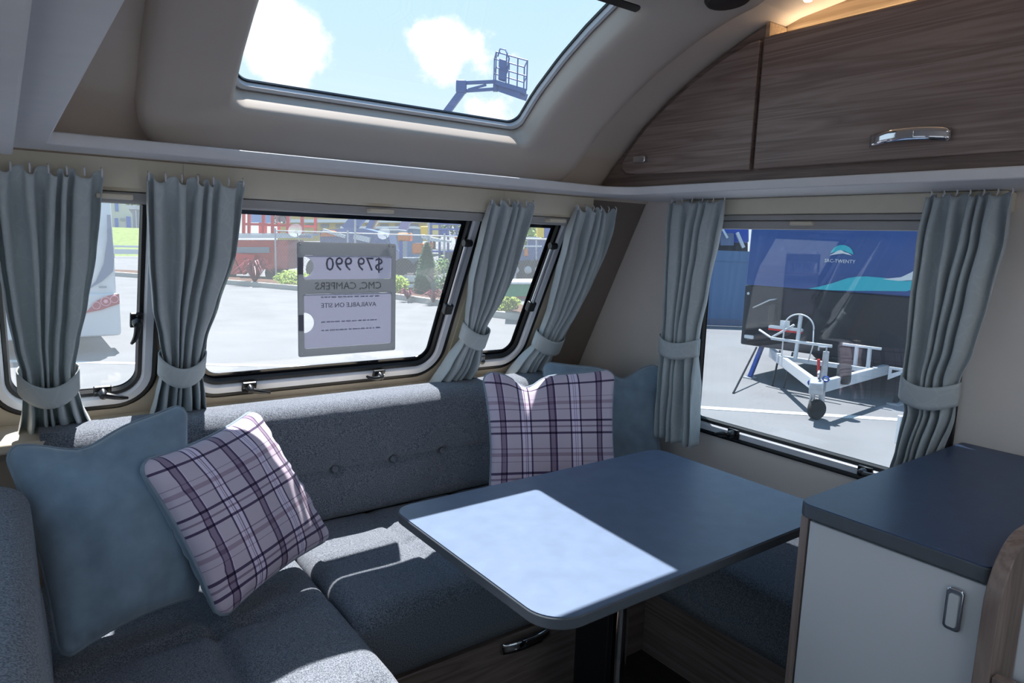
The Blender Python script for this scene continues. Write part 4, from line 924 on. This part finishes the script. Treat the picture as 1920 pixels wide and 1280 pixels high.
part('strut', MB().bar(far(1382, 436, T0-0.15), far(1394, 464, T0-0.15), 0.08), 'decal_white', bp_)
part('strut', MB().bar(far(1354, 428, T0-0.2), far(1364, 446, T0-0.2), 0.05), 'decal_white', bp_)
part('chassis', fbox(MB(), 1335, 1402, 455, 555, T0+0.2, 1.2), 'blackp', bp_)
part('wheel', MB().lathe([(0.2, -0.1), (0.45, -0.12), (0.45, 0.12), (0.2, 0.1)], far(1345, 545, T0+0.1), Fh, 20), 'ochre', bp_, smooth='angle')

# --- white caravan seen through the narrow left window
wv = thing('touring_caravan', 'white caravan with purple tail lamp seen through the leftmost window', 'caravan', (0.2, 13.5, GZ))
YV = 11.5
part('body', MB().prism([(0, -1.40), (0.12, -1.43), (5.0, -1.43), (5.0, 1.0), (0.35, 1.0), (0.12, 0.7), (0.04, -0.3)], lambda p, t: V(t, YV+p[0], p[1]), -1.05, 1.27), 'white_body', wv, bevel=0.03, seg=3)
part('bumper', MB().prism(rrect(-1.0, 1.30, -1.60, -0.98, 0.05, 4), lambda p, t: V(p[0], t, p[1]), YV-0.05, YV+0.5), 'white_body', wv, bevel=0.02)
part('swoop', MB().prism([(0.90, -0.93), (1.02, -0.80), (1.13, -0.55), (1.19, -0.2), (1.20, 0.15), (1.245, 0.15), (1.262, -0.5), (1.24, -0.66), (1.10, -0.80)], lambda p, t: V(p[0], t, p[1]), YV-0.012, YV-0.006), 'greyblue', wv)
part('maker_badge', MB().box(1.05, 1.15, YV-0.014, YV-0.006, -0.90, -0.875), 'greyclad', wv)
tl_ = part('tail_lamp', MB().prism([(0.86, -1.25), (1.02, -1.07), (1.16, -1.005), (1.295, -0.985), (1.295, -1.13), (1.17, -1.17), (1.05, -1.215)], lambda p, t: V(p[0], t, p[1]), YV-0.075, YV-0.05), 'lens', wv)
for cx, cz, r in ((1.00, -1.145, 0.05), (1.12, -1.09, 0.062), (1.23, -1.06, 0.05)):
    part('ring', MB().tube([V(cx+r*math.cos(math.radians(a)), YV-0.08, cz+r*math.sin(math.radians(a))) for a in range(0, 360, 18)], 0.006, 6, closed=True), 'lens_ring', tl_)
part('ring', MB().lathe([(0.03, 0), (0.024, 0.008)], (1.12, YV-0.075, -1.09), (0, -1, 0), 14), 'lens_ring', tl_)
for xx in (-0.8, 1.0):
    part('road_wheel', MB().lathe([(0.2, -0.1), (0.31, -0.11), (0.33, -0.08), (0.33, 0.08), (0.31, 0.11), (0.2, 0.1)], (xx, YV+2.4, GZ+0.33), (1, 0, 0), 24), 'tyre', wv, smooth='angle')
part('steady_leg', MB().bar((0.6, YV+0.4, -1.42), (0.75, YV+0.3, GZ), 0.05), 'galv', wv)

# --- far left: grass, rail, road edge, house
single('verge', MB().prism([(48.5, GZ), (67.0, GZ+1.70), (70.0, GZ+1.70), (70.0, GZ)], lambda p, t: V(t, p[0], p[1]), -20, 14), 'grass', 'rough grass bank across the road on the left', 'grass')
gr = thing('crash_rail', 'white rail in front of the rough grass', 'rail', (3, 46, GZ))
part('beam', MB().box(-10, 14, 46, 46.1, GZ+0.22, GZ+0.5), 'decal_white', gr)
part('beam', MB().box(-10, 14, 46, 46.1, GZ+0.6, GZ+0.72), 'decal_white', gr)
for k in range(9): part('post', MB().box(-8+k*2.6, -7.9+k*2.6, 46.1, 46.2, GZ, GZ+0.75), 'galv', gr)
hs_ = thing('house', 'pale gabled building with blue doors far left', 'building', (9, 72, GZ))
YH = 72.0
def hp(px, py): d = dirvec(px, py); q = d*(YH/d.y); return (q.x, q.z)
ga = [(hp(195, 432)[0], GZ), (hp(250, 430)[0], GZ), hp(248, 402), hp(235, 382), hp(215, 366), hp(195, 372)]
part('gable_wall', MB().prism([(p[0], max(p[1], GZ)) for p in ga], lambda p, t: V(p[0], t, p[1]), YH, YH+8), 'lightwall', hs_)
for (x0, x1, y0, y1) in ((216, 221, 376, 396), (216, 221, 409, 427), (237.5, 244.5, 406, 427)):
    a, b = hp(x0, y1), hp(x1, y0); part('door' if y1 > 400 else 'window', MB().box(a[0], b[0], YH-0.1, YH-0.02, a[1], b[1]), 'doorblue', hs_)
a, b = hp(226, 414), hp(234, 409); part('nameplate', MB().box(a[0], b[0], YH-0.1, YH-0.02, a[1], b[1]), 'greyclad', hs_)
sh = thing('shed', 'grey steel shed beside the pale gabled building', 'building', (13, 74, GZ))
a, b = hp(249, 428), hp(300, 392)
part('wall', MB().box(a[0], b[0]+2, YH+8.6, YH+15, GZ, b[1]+0.05), 'greyclad', sh)
part('roof', MB().box(a[0]-0.3, b[0]+2.3, YH+8.3, YH+15.3, b[1]+0.05, b[1]+0.45), 'galv', sh)
for k in range(5):
    part('rib', MB().box(a[0]+0.4+k*1.0, a[0]+0.55+k*1.0, YH+8.52, YH+8.6, GZ, b[1]), 'galv', sh)

# --- kerb, planting bed and wire fence in front
KP = [V(-2, 33.5, GZ), V(2.5, 30.2, GZ), V(5.97, 24.4, GZ), V(7.39, 21.4, GZ), V(9.0, 18.1, GZ), V(9.35, 15.6, GZ), V(9.15, 13.2, GZ), V(9.6, 11.6, GZ), V(11.5, 10.9, GZ)]
kb_ = MB()
def offs(P, d):
    out = []
    for i, p in enumerate(P):
        t = (P[min(i+1, len(P)-1)]-P[max(i-1, 0)]).normalized(); out.append(p+V(-t.y, t.x, 0)*d)
    return out
k0, k1 = KP, offs(KP, 0.22)
kb_.loft([[a, a+V(0, 0, 0.15), b+V(0, 0, 0.15), b] for a, b in zip(k0, k1)], True, True)
struct('kerb', kb_, 'kerb', 'pale concrete kerb curving along the planting bed')
k2, k3 = offs(KP, 0.2), offs(KP, 1.9)
struct('planting_bed', MB().loft([[a, a+V(0, 0, 0.10), b+V(0, 0, 0.10), b] for a, b in zip(k2, k3)], True, True), 'soil', 'mulched planting bed behind the kerb')
def leaves(mb, c, rx, ry, rz, n, size, seed, shell=0.75, cone=False):
    rnd = random.Random(seed); c = Vector(c)
    for _ in range(n):
        a = rnd.uniform(0, 6.283); h = rnd.uniform(-1, 1); rr = math.sqrt(max(0, 1-h*h))
        if cone: h = rnd.uniform(-1, 1); rr = (1-(h+1)/2)**0.7*0.95+0.05
        k = rnd.uniform(shell, 1.0)
        p = c+V(rx*rr*math.cos(a)*k, ry*rr*math.sin(a)*k, rz*h*(k if not cone else 1))
        u = V(rnd.uniform(-1, 1), rnd.uniform(-1, 1), rnd.uniform(-1, 1)).normalized(); w = u.orthogonal().normalized()
        s = size*rnd.uniform(0.6, 1.3); o = len(mb.v)
        mb.v += [tuple(p-u*s), tuple(p+w*s*0.45), tuple(p+u*s), tuple(p-w*s*0.45)]; mb.f.append((o, o+1, o+2, o+3))
    return mb
def shrub(label, c, r, h, mat, seed, cat='shrub', grp=None, n=500, size=0.06):
    t = thing('shrub', label, cat, tuple(c), grp); c = Vector(c)
    f_ = part('foliage', leaves(MB(), c+V(0, 0, 0.10+h*0.5), r, r, h*0.5, n, size, seed, 0.55), mat, t)
    f_['kind'] = 'stuff'
    part('stem', MB().tube([c, c+V(0, 0, h*0.5)], [0.03, 0.015], 6), 'bark', t)
def spiky(label, c, r, h, mat, seed, n=46):
    rnd = random.Random(seed); t = thing('flax_plant', label, 'plant', tuple(c), 'burgundy strap-leaved plants in the bed'); c = Vector(c); mb = MB()
    for _ in range(n):
        a = rnd.uniform(0, 6.283); d = V(math.cos(a), math.sin(a), 0); s = V(-d.y, d.x, 0)*0.022; k = rnd.uniform(0.35, 1.0); o = len(mb.v)
        p0 = c+V(0, 0, 0.08); p1 = c+d*r*0.45*k+V(0, 0, h*rnd.uniform(0.6, 1.0)); p2 = c+d*r*k+V(0, 0, h*rnd.uniform(0.3, 0.9))
        mb.v += [tuple(p0-s), tuple(p0+s), tuple(p1+s), tuple(p1-s), tuple(p2)]; mb.f += [(o, o+1, o+2, o+3), (o+3, o+2, o+4)]
    f_ = part('leaf_clump', mb, mat, t); f_['kind'] = 'stuff'
cf = thing('conifer', 'narrow dark green conifer in the planting bed', 'tree', (10.1, 18.4, GZ))
cc = gnd(799, 556)
f_ = part('foliage', leaves(MB(), cc+V(0, 0, 0.85), 0.44, 0.44, 0.78, 4200, 0.055, 3, 0.7, cone=True), 'conifer', cf); f_['kind'] = 'stuff'
part('foliage_core', MB().lathe([(0.30, 0.1), (0.36, 0.3), (0.30, 0.8), (0.16, 1.25), (0.02, 1.55)], cc, (0, 0, 1), 14), 'conifer', cf, smooth=True)
part('trunk', MB().tube([cc, cc+V(0, 0, 0.3)], 0.05, 8), 'bark', cf)
shrub('round lime green shrub left of the conifer', gnd(742, 555), 0.42, 0.55, 'lime', 5, n=900)
shrub('round lime green shrub seen through the narrow right-hand window', gnd(944, 591), 0.42, 0.42, 'lime', 6, n=800)
shrub('low lime green shrub just left of the hanging sign', gnd(548, 540), 0.6, 0.5, 'lime', 8, n=600)
shrub('small green shrub right of the conifer', gnd(829, 560), 0.28, 1.2, 'leaf', 9, n=500)
spiky('burgundy strap-leaved plant left of the hanging sign', gnd(478, 535), 1.0, 0.95, 'redleaf', 11, 80)
spiky('burgundy strap-leaved plant in front of the lime shrub', gnd(764, 566), 0.42, 0.40, 'redleaf', 12)
spiky('burgundy strap-leaved plant at the foot of the conifer', gnd(812, 572), 0.42, 0.45, 'redleaf', 13)
spiky('burgundy strap-leaved plant below the green skip', gnd(952, 583), 0.35, 0.62, 'redleaf', 14)
FP = offs(KP, 2.3)[2:]
cf_ = thing('chain_link_fence', 'chain link fence with steel posts behind the planting bed', 'fence', tuple(FP[3]))
wires = MB(); seg_len = []
for a, b in zip(FP, FP[1:]):
    d = b-a; L_ = d.length; t_ = d/L_; nn = int(L_/0.13); hh = 1.75
    for i in range(-14, nn):
        for s_ in (1, -1):
            x0 = i*0.13; x1 = x0+hh
            u0, u1 = max(0, x0), min(L_, x1)
            if u1-u0 < 0.05: continue
            z0, z1 = (u0-x0), (u1-x0)
            if s_ < 0: z0, z1 = hh-z0, hh-z1
            p = a+t_*u0+V(0, 0, 0.1+z0); q = a+t_*u1+V(0, 0, 0.1+z1); o = len(wires.v); w_ = t_*0.0045
            wires.v += [tuple(p-w_), tuple(p+w_), tuple(q+w_), tuple(q-w_)]; wires.f.append((o, o+1, o+2, o+3))
wm = part('wire_mesh', wires, 'wire', cf_); wm['kind'] = 'stuff'
for p in FP: part('post', MB().tube([p, p+V(0, 0, 1.95)], 0.035, 8), 'galv', cf_)
for px in (793, 650):
    p = gnd(px, 553 if px > 700 else 545); part('post', MB().tube([p+Fh*1.2, p+Fh*1.2+V(0, 0, 2.6)], 0.035, 8), 'galv', cf_)
for a, b in zip(FP, FP[1:]): part('top_rail', MB().tube([a+V(0, 0, 1.86), b+V(0, 0, 1.86)], 0.022, 6), 'galv', cf_)

# --- machinery yard beyond the fence
def rail(px, py, T): return far(px, py, T)
T1 = 26.0
rl = thing('red_platform_lift', 'red scissor platform lift with guard rails parked beyond the fence', 'machine', tuple(gnd(480, 520)))
part('chassis', fbox(MB(), 395, 540, 450, 505, T1, 2.0), 'dullred', rl, bevel=0.05)
part('stripe_band', fbox(MB(), 395, 556, 441, 446, T1-0.05, 2.1), 'decal_white', rl)
part('grey_band', fbox(MB(), 395, 505, 463, 474, T1-0.03, 0.1), 'greyclad', rl)
part('platform', fbox(MB(), 440, 572, 437, 441, T1, 1.8), 'decal_white', rl)
for dt in (0.0, 1.7):
    def rp(px, py): return far(px, py, T1)+Fh*dt
    for px in (457, 467, 494, 511, 540, 567): part('rail_post', MB().bar(rp(px, 437), rp(px, 394 if px < 515 else 398), 0.10), 'red', rl)
    for (x0, x1, y) in ((457, 511, 393), (511, 570, 398), (457, 511, 420), (511, 570, 422)): part('rail_bar', MB().bar(rp(x0, y), rp(x1, y+1), 0.09), 'red', rl)
part('control_box', fbox(MB(), 516, 538, 402, 417, T1+0.2, 0.5), 'greyclad', rl, bevel=0.05)
part('control_dial', MB().tube([far(530, 411, T1+0.1)+Rh*0.14*math.cos(a*0.6)+V(0, 0, 0.14*math.sin(a*0.6)) for a in range(10)], 0.03, 6), 'blackp', rl)
part('infill_panel', fbox(MB(), 470, 492, 397, 417, T1+1.5, 0.05), 'shade', rl)
part('infill_panel', fbox(MB(), 497, 509, 398, 418, T1+1.5, 0.05), 'shade', rl)
def tri(mb, pts, T, dt):
    a = [far(x, y, T) for x, y in pts]; return mb.loft([a, [p+Fh*dt for p in a]], True, True)
part('outrigger', tri(MB(), [(436, 474), (478, 478), (470, 500), (456, 515)], T1-0.3, 0.3), 'red', rl)
part('outrigger', tri(MB(), [(425, 490), (438, 482), (452, 514), (425, 514)], T1-0.25, 0.3), 'dullred', rl)
for px in (420, 520): part('wheel', MB().lathe([(0.2, -0.15), (0.42, -0.16), (0.42, 0.16), (0.2, 0.15)], far(px, 512, T1+0.2), Fh, 18), 'tyre', rl, smooth='angle')
# tall boom lift: the blue boom behind the sign rises to the basket above the skylight
bl = thing('boom_lift', 'slate blue boom lift whose basket hangs high in the sky', 'machine', tuple(gnd(640, 520)))
T2 = 27.0
base_ = far(640, 452, T2)
part('chassis', fbox(MB(), 585, 735, 470, 505, T2, 2.2), 'boomblue', bl, bevel=0.06)
part('turret', tri(MB(), [(600, 432), (640, 428), (680, 428), (728, 440), (735, 470), (600, 470)], T2, 1.6), 'boomblue', bl)
part('counterweight_cover', tri(MB(), [(606, 430), (625, 432), (646, 443), (600, 443)], T2-0.15, 0.12), 'orange', bl)
part('fairing', MB().bar(far(606, 431, T2-0.2), far(648, 444, T2-0.2), 0.12), 'decal_white', bl)
part('fairing', MB().bar(far(664, 443, T2-0.2), far(694, 450, T2-0.2), 0.2), 'decal_white', bl)
part('main_boom', MB().bar(far(652, 432, T2+0.3), far(690, 388, T2+0.3), 0.46, 0.46), 'boomblue', bl)
part('main_boom', MB().bar(far(690, 388, T2+0.3), far(790, 275, T2+0.3), 0.36, 0.36), 'boomblue', bl)
part('fly_boom', MB().bar(far(788, 277, T2+0.3), far(866, 172, T2+0.3), 0.24, 0.26), 'boomblue', bl)
part('knuckle', MB().obox(far(865, 163, T2+0.3), Rh*0.20, Fh*0.16, V(0, 0, 0.24)), 'boomblue', bl, bevel=0.06)
part('jib', MB().bar(far(862, 156, T2+0.3), far(930, 153, T2+0.3), 0.10, 0.12), 'boomblue', bl)
part('jib', MB().bar(far(866, 171, T2+0.3), far(928, 167, T2+0.3), 0.10, 0.11), 'boomblue', bl)
part('jib_cylinder', MB().bar(far(878, 168, T2+0.3), far(912, 159, T2+0.3), 0.08, 0.08), 'boomblue', bl)
part('jib_head', MB().obox(far(929, 162, T2+0.3), Rh*0.09, Fh*0.10, V(0, 0, 0.18)), 'boomblue', bl)
# basket: floor tray and rails seen from below
bO = far(929, 152, T2+0.1); bx = (far(987, 172, T2-0.6)-bO); bz = V(0, 0, 1.05); by = Fh*1.0+Rh*-0.1
bx = V(bx.x, bx.y, bx.z*0.9)
part('basket_floor', MB().quad_box([bO-V(0, 0, .12), bO+bx-V(0, 0, .12), bO+bx+by-V(0, 0, .12), bO+by-V(0, 0, .12), bO+V(0, 0, .05), bO+bx+V(0, 0, .05), bO+bx+by+V(0, 0, .05), bO+by+V(0, 0, .05)]), 'boomblue', bl)
part('underframe', MB().bar(bO+bx*0.1+by*0.5-V(0, 0, 0.1), bO+bx*0.95+by*0.4-V(0, 0, 0.16), 0.5, 0.25), 'boomblue', bl)
for s_, q_ in ((0, 0), (0.34, 0), (0.7, 0), (1, 0), (0, 1), (0.5, 1), (1, 1)):
    p = bO+bx*s_+by*q_; part('basket_post', MB().tube([p, p+bz], 0.028, 6), 'boomblue', bl)
for hz_ in (0.5, 1.05):
    for p, q in ((bO, bO+bx), (bO+by, bO+bx+by), (bO, bO+by), (bO+bx, bO+bx+by)):
        if hz_ > 1 and p == bO and q == bO+bx: pass
        part('basket_rail', MB().tube([p+V(0, 0, hz_), q+V(0, 0, hz_)], 0.026, 6), 'boomblue', bl)
part('control_console', MB().obox(bO+bx*0.22+by*0.15+V(0, 0, 0.50), bx*0.12, by*0.12, V(0, 0, 0.38)), 'boomblue', bl, bevel=0.04)
part('hose_loop', MB().tube([bO+bx*0.05+V(0, 0, 0.9), bO+bx*0.12+V(0, 0, 1.2), bO+bx*0.3+V(0, 0, 1.22), bO+bx*0.42+V(0, 0, 0.95), bO+bx*0.36+V(0, 0, 0.4)], 0.03, 6), 'boomblue', bl, smooth=True)
for px in (600, 722): part('wheel', MB().lathe([(0.25, -0.18), (0.5, -0.2), (0.5, 0.2), (0.25, 0.18)], far(px, 505, T2-0.1), Fh, 20), 'tyre', bl, smooth='angle')
# second machine with tan arm, third with lavender mast
tm = thing('tan_arm_loader', 'machine with a tan and dark blue lifting arm right of the tall boom', 'machine', tuple(gnd(705, 515)))
part('arm', MB().bar(far(690, 436, 31.5), far(716, 390, 31.5), 0.42, 0.3), plain('tan_paint', (196, 164, 138), 0.5), tm)
part('ram', MB().bar(far(687, 436, 31.2), far(704, 402, 31.2), 0.22, 0.2), 'boomblue', tm)
part('body', fbox(MB(), 706, 750, 430, None, 31.5, 2), 'greyclad', tm, bevel=0.05)
lm = thing('mast_machine', 'pale violet lifting mast beside the orange loader', 'machine', tuple(gnd(770, 515)))
part('mast', MB().bar(far(752, 438, 34.5), far(775, 388, 34.5), 0.5, 0.4), plain('violet_grey_paint', (136, 124, 168), 0.5), lm)
part('lower_mast', fbox(MB(), 740, 760, 436, None, 34.5, 0.8), 'blue', lm, bevel=0.03)
ol = thing('orange_loader', 'orange and white compact loader behind the wire fence', 'machine', tuple(gnd(785, 525)))
T3 = 26.0
part('cab', fbox(MB(), 745, 768, 436, 452, T3, 0.8), 'orange', ol, bevel=0.06)
part('hood', fbox(MB(), 772, 792, 456, 476, T3, 0.8), 'orange', ol, bevel=0.06)
part('hood', fbox(MB(), 796, 808, 454, 466, T3, 0.8), 'orange', ol, bevel=0.05)
part('canopy', tri(MB(), [(790, 439), (812, 446), (843, 451), (843, 455), (810, 452), (790, 446)], T3-0.2, 0.9), 'decal_white', ol)
part('frame', MB().bar(far(752, 452, T3), far(752, 500, T3), 0.12), 'blue', ol)
part('frame', MB().bar(far(800, 466, T3), far(802, 500, T3), 0.12), 'blackp', ol)
part('chassis', fbox(MB(), 745, 805, 484, 502, T3, 1.4), 'greyclad', ol, bevel=0.04)
for px in (756, 795): part('wheel', MB().lathe([(0.2, -0.15), (0.42, -0.16), (0.42, 0.16), (0.2, 0.15)], far(px, 505, T3-0.05), Fh, 18), 'tyre', ol, smooth='angle')
ut = thing('flatbed_trailer', 'white panelled trailer side just behind the lime shrub', 'trailer', tuple(gnd(765, 545)))
T4 = 23.3
part('side_panel', fbox(MB(), 738, 788, 517, 526, T4, 0.08), 'decal_white', ut)
part('side_panel', fbox(MB(), 738, 788, 532, 539, T4, 0.08), 'decal_white', ut)
for px in (740, 758, 785): part('stake', fbox(MB(), px, px+4, 515, 545, T4-0.02, 0.06), 'galv', ut)
part('bed', fbox(MB(), 738, 788, 526, 529, T4, 1.2), 'galv', ut)
part('wheel', MB().lathe([(0.12, -0.1), (0.28, -0.11), (0.28, 0.11), (0.12, 0.1)], far(770, 530, T4+0.6)*1.0+V(0, 0, GZ+0.28-far(770, 530, T4+0.6).z), Rh, 18), 'tyre', ut, smooth='angle')
sk = thing('steel_stillage', 'dark blue steel rack stacked high at the window edge', 'rack', tuple(gnd(850, 525)))
T5 = 28.0
for i, px in enumerate((806, 822, 838, 854, 870)): part('upright', fbox(MB(), px, px+4, 404, 515, T5, 0.12), 'boomblue', sk)
for py in (418, 428, 440, 470): part('shelf_beam', fbox(MB(), 804, 876, py, py+3, T5-0.05, 0.9), 'blue', sk)
part('load', fbox(MB(), 788, 806, 424, 440, T5, 0.6), 'ochre', sk, bevel=0.04)
part('load', fbox(MB(), 826, 838, 430, 440, T5, 0.6), 'blue', sk, bevel=0.04)
part('load', fbox(MB(), 852, 870, 408, 418, T5, 0.6), plain('dusty_pink', (190, 140, 140), 0.6), sk, bevel=0.04)
part('load', fbox(MB(), 852, 868, 443, 448, T5-0.1, 0.6), 'red', sk, bevel=0.03)
part('load', fbox(MB(), 826, 866, 471, 512, T5, 0.7), 'blackp', sk, bevel=0.04)
# right-hand gap
tr_ = thing('ride_on_tractor', 'dark ride-on tractor seen through the narrow right-hand window', 'machine', tuple(gnd(975, 545)))
T6 = 21.5
part('bonnet', fbox(MB(), 965, 1005, 468, 492, T6, 0.7), 'boomblue', tr_, bevel=0.06)
part('canopy', fbox(MB(), 960, 1012, 444, 447, T6-0.1, 1.1), 'decal_white', tr_)
part('canopy', fbox(MB(), 962, 1016, 460, 463, T6-0.3, 0.1), 'decal_white', tr_)
for px in (968, 1004): part('canopy_post', fbox(MB(), px, px+3, 447, 500, T6, 0.06), 'galv', tr_)
part('seat', fbox(MB(), 983, 990, 466, 480, T6-0.1, 0.2), 'orange', tr_, bevel=0.03)
part('head_lamp', MB().lathe([(0.05, 0), (0.04, 0.03)], far(970, 484, T6), -Fh, 10), 'decal_white', tr_)
for px in (966, 990, 1010): 
    wq = part('wheel', MB().lathe([(0.12, -0.12), (0.30, -0.14), (0.32, 0), (0.30, 0.14), (0.12, 0.12)], far(px, 506, T6-0.05), Fh, 20), 'tyre', tr_, smooth='angle')
    part('hub', MB().lathe([(0.12, 0), (0.06, 0.03)], far(px, 506, T6-0.2), -Fh, 12), 'galv', wq)
part('chassis', fbox(MB(), 955, 1015, 512, None, T6, 0.7), 'dullred', tr_)
gsk = thing('green_skip', 'green steel skip behind the burgundy plant in the right-hand gap', 'bin', tuple(gnd(975, 560)))
part('bin', fbox(MB(), 945, 1030, 532, 556, 15.2, 1.2), 'greenbox', gsk, bevel=0.02)
part('rim', fbox(MB(), 943, 1032, 529, 532.5, 15.15, 1.3), 'decal_white', gsk)
yb = thing('stacked_container', 'yellow and blue containers at the top of the right-hand gap', 'container', tuple(gnd(1020, 500)))
part('yellow_box', fbox(MB(), 1008, 1020, 400, 445, 30, 2), 'ochre', yb)
part('blue_box', fbox(MB(), 1020, 1048, 400, 447, 30.2, 2), 'blue', yb)
part('base', fbox(MB(), 990, 1050, 446, None, 30.3, 2), 'greyclad', yb)
gt = thing('garden_truck', 'white low machine deck far right of the yard', 'machine', tuple(gnd(1000, 515)))
part('deck', fbox(MB(), 990, 1030, 446, 449, 23, 1.5), 'decal_white', gt)
part('skirt', fbox(MB(), 990, 1030, 449, None, 23.1, 1.3), 'boomblue', gt)
# long yellow building and tree line far behind
yw = thing('long_building', 'long yellow building with white roof edges far behind the yard', 'building', tuple(gnd(640, 470)))
part('wall', fbox(MB(), 520, 800, 404, 452, 62, 12), 'yellow', yw)
part('roof_edge', fbox(MB(), 515, 805, 398, 404.5, 61.5, 13), 'decal_white', yw)
part('canopy_edge', fbox(MB(), 515, 805, 411, 417, 60.5, 1.5), 'decal_white', yw)
for k in range(9): part('window', fbox(MB(), 545+k*28, 560+k*28, 420, 427, 61.9, 0.08), 'greyclad', yw)
gs = thing('low_shed', 'grey low shed in front of the long yellow building', 'building', tuple(gnd(730, 490)))
part('wall', fbox(MB(), 640, 775, 428, None, 48, 5), 'shade', gs)
part('roof', fbox(MB(), 638, 777, 424, 428.5, 47.5, 6), 'decal_white', gs)
def tree(label, px, py, T, r, h, seed, mat='leaf', n=900):
    c = far(px, py, T); b0 = V(c.x, c.y, GZ); t = thing('tree', label, 'tree', tuple(b0), 'trees far behind the yard')
    q = part('foliage', leaves(MB(), c, r, r, h, n, 0.42, seed, 0.5), mat, t); q['kind'] = 'stuff'
    part('trunk', MB().tube([b0, V(c.x, c.y, c.z)], [0.25, 0.12], 8), 'bark', t)
tree('dark green tree behind the yellow building, left of the sign', 540, 385, 85, 3.4, 2.6, 31, 'conifer')
tree('broad green tree far behind, above the hanging sign', 610, 389, 100, 5, 2.0, 32)
tree('green tree far behind, right of the tan arm', 738, 392, 80, 3.2, 2.4, 33, 'conifer')
tree('green tree behind the steel rack', 815, 395, 100, 4.8, 2.6, 34)
tree('dark tree at the right end of the yard', 872, 402, 84, 4.6, 2.6, 35, 'conifer')
tree('pale green tree above the tractor in the right-hand gap', 958, 418, 50, 2.6, 2.4, 36, 'lime')
tree('dark green tree behind the stacked containers', 995, 420, 62, 3.4, 2.8, 37, 'conifer')
tree('green tree above the pale gabled building', 246, 362, 95, 4.0, 2.6, 38)
# ------------------------------------------------------------------ lift the whole layout so the caravan floor is at height zero
for o in list(bpy.data.objects):
    if o.parent is None and o.type != 'CAMERA': o.location.z += EYE
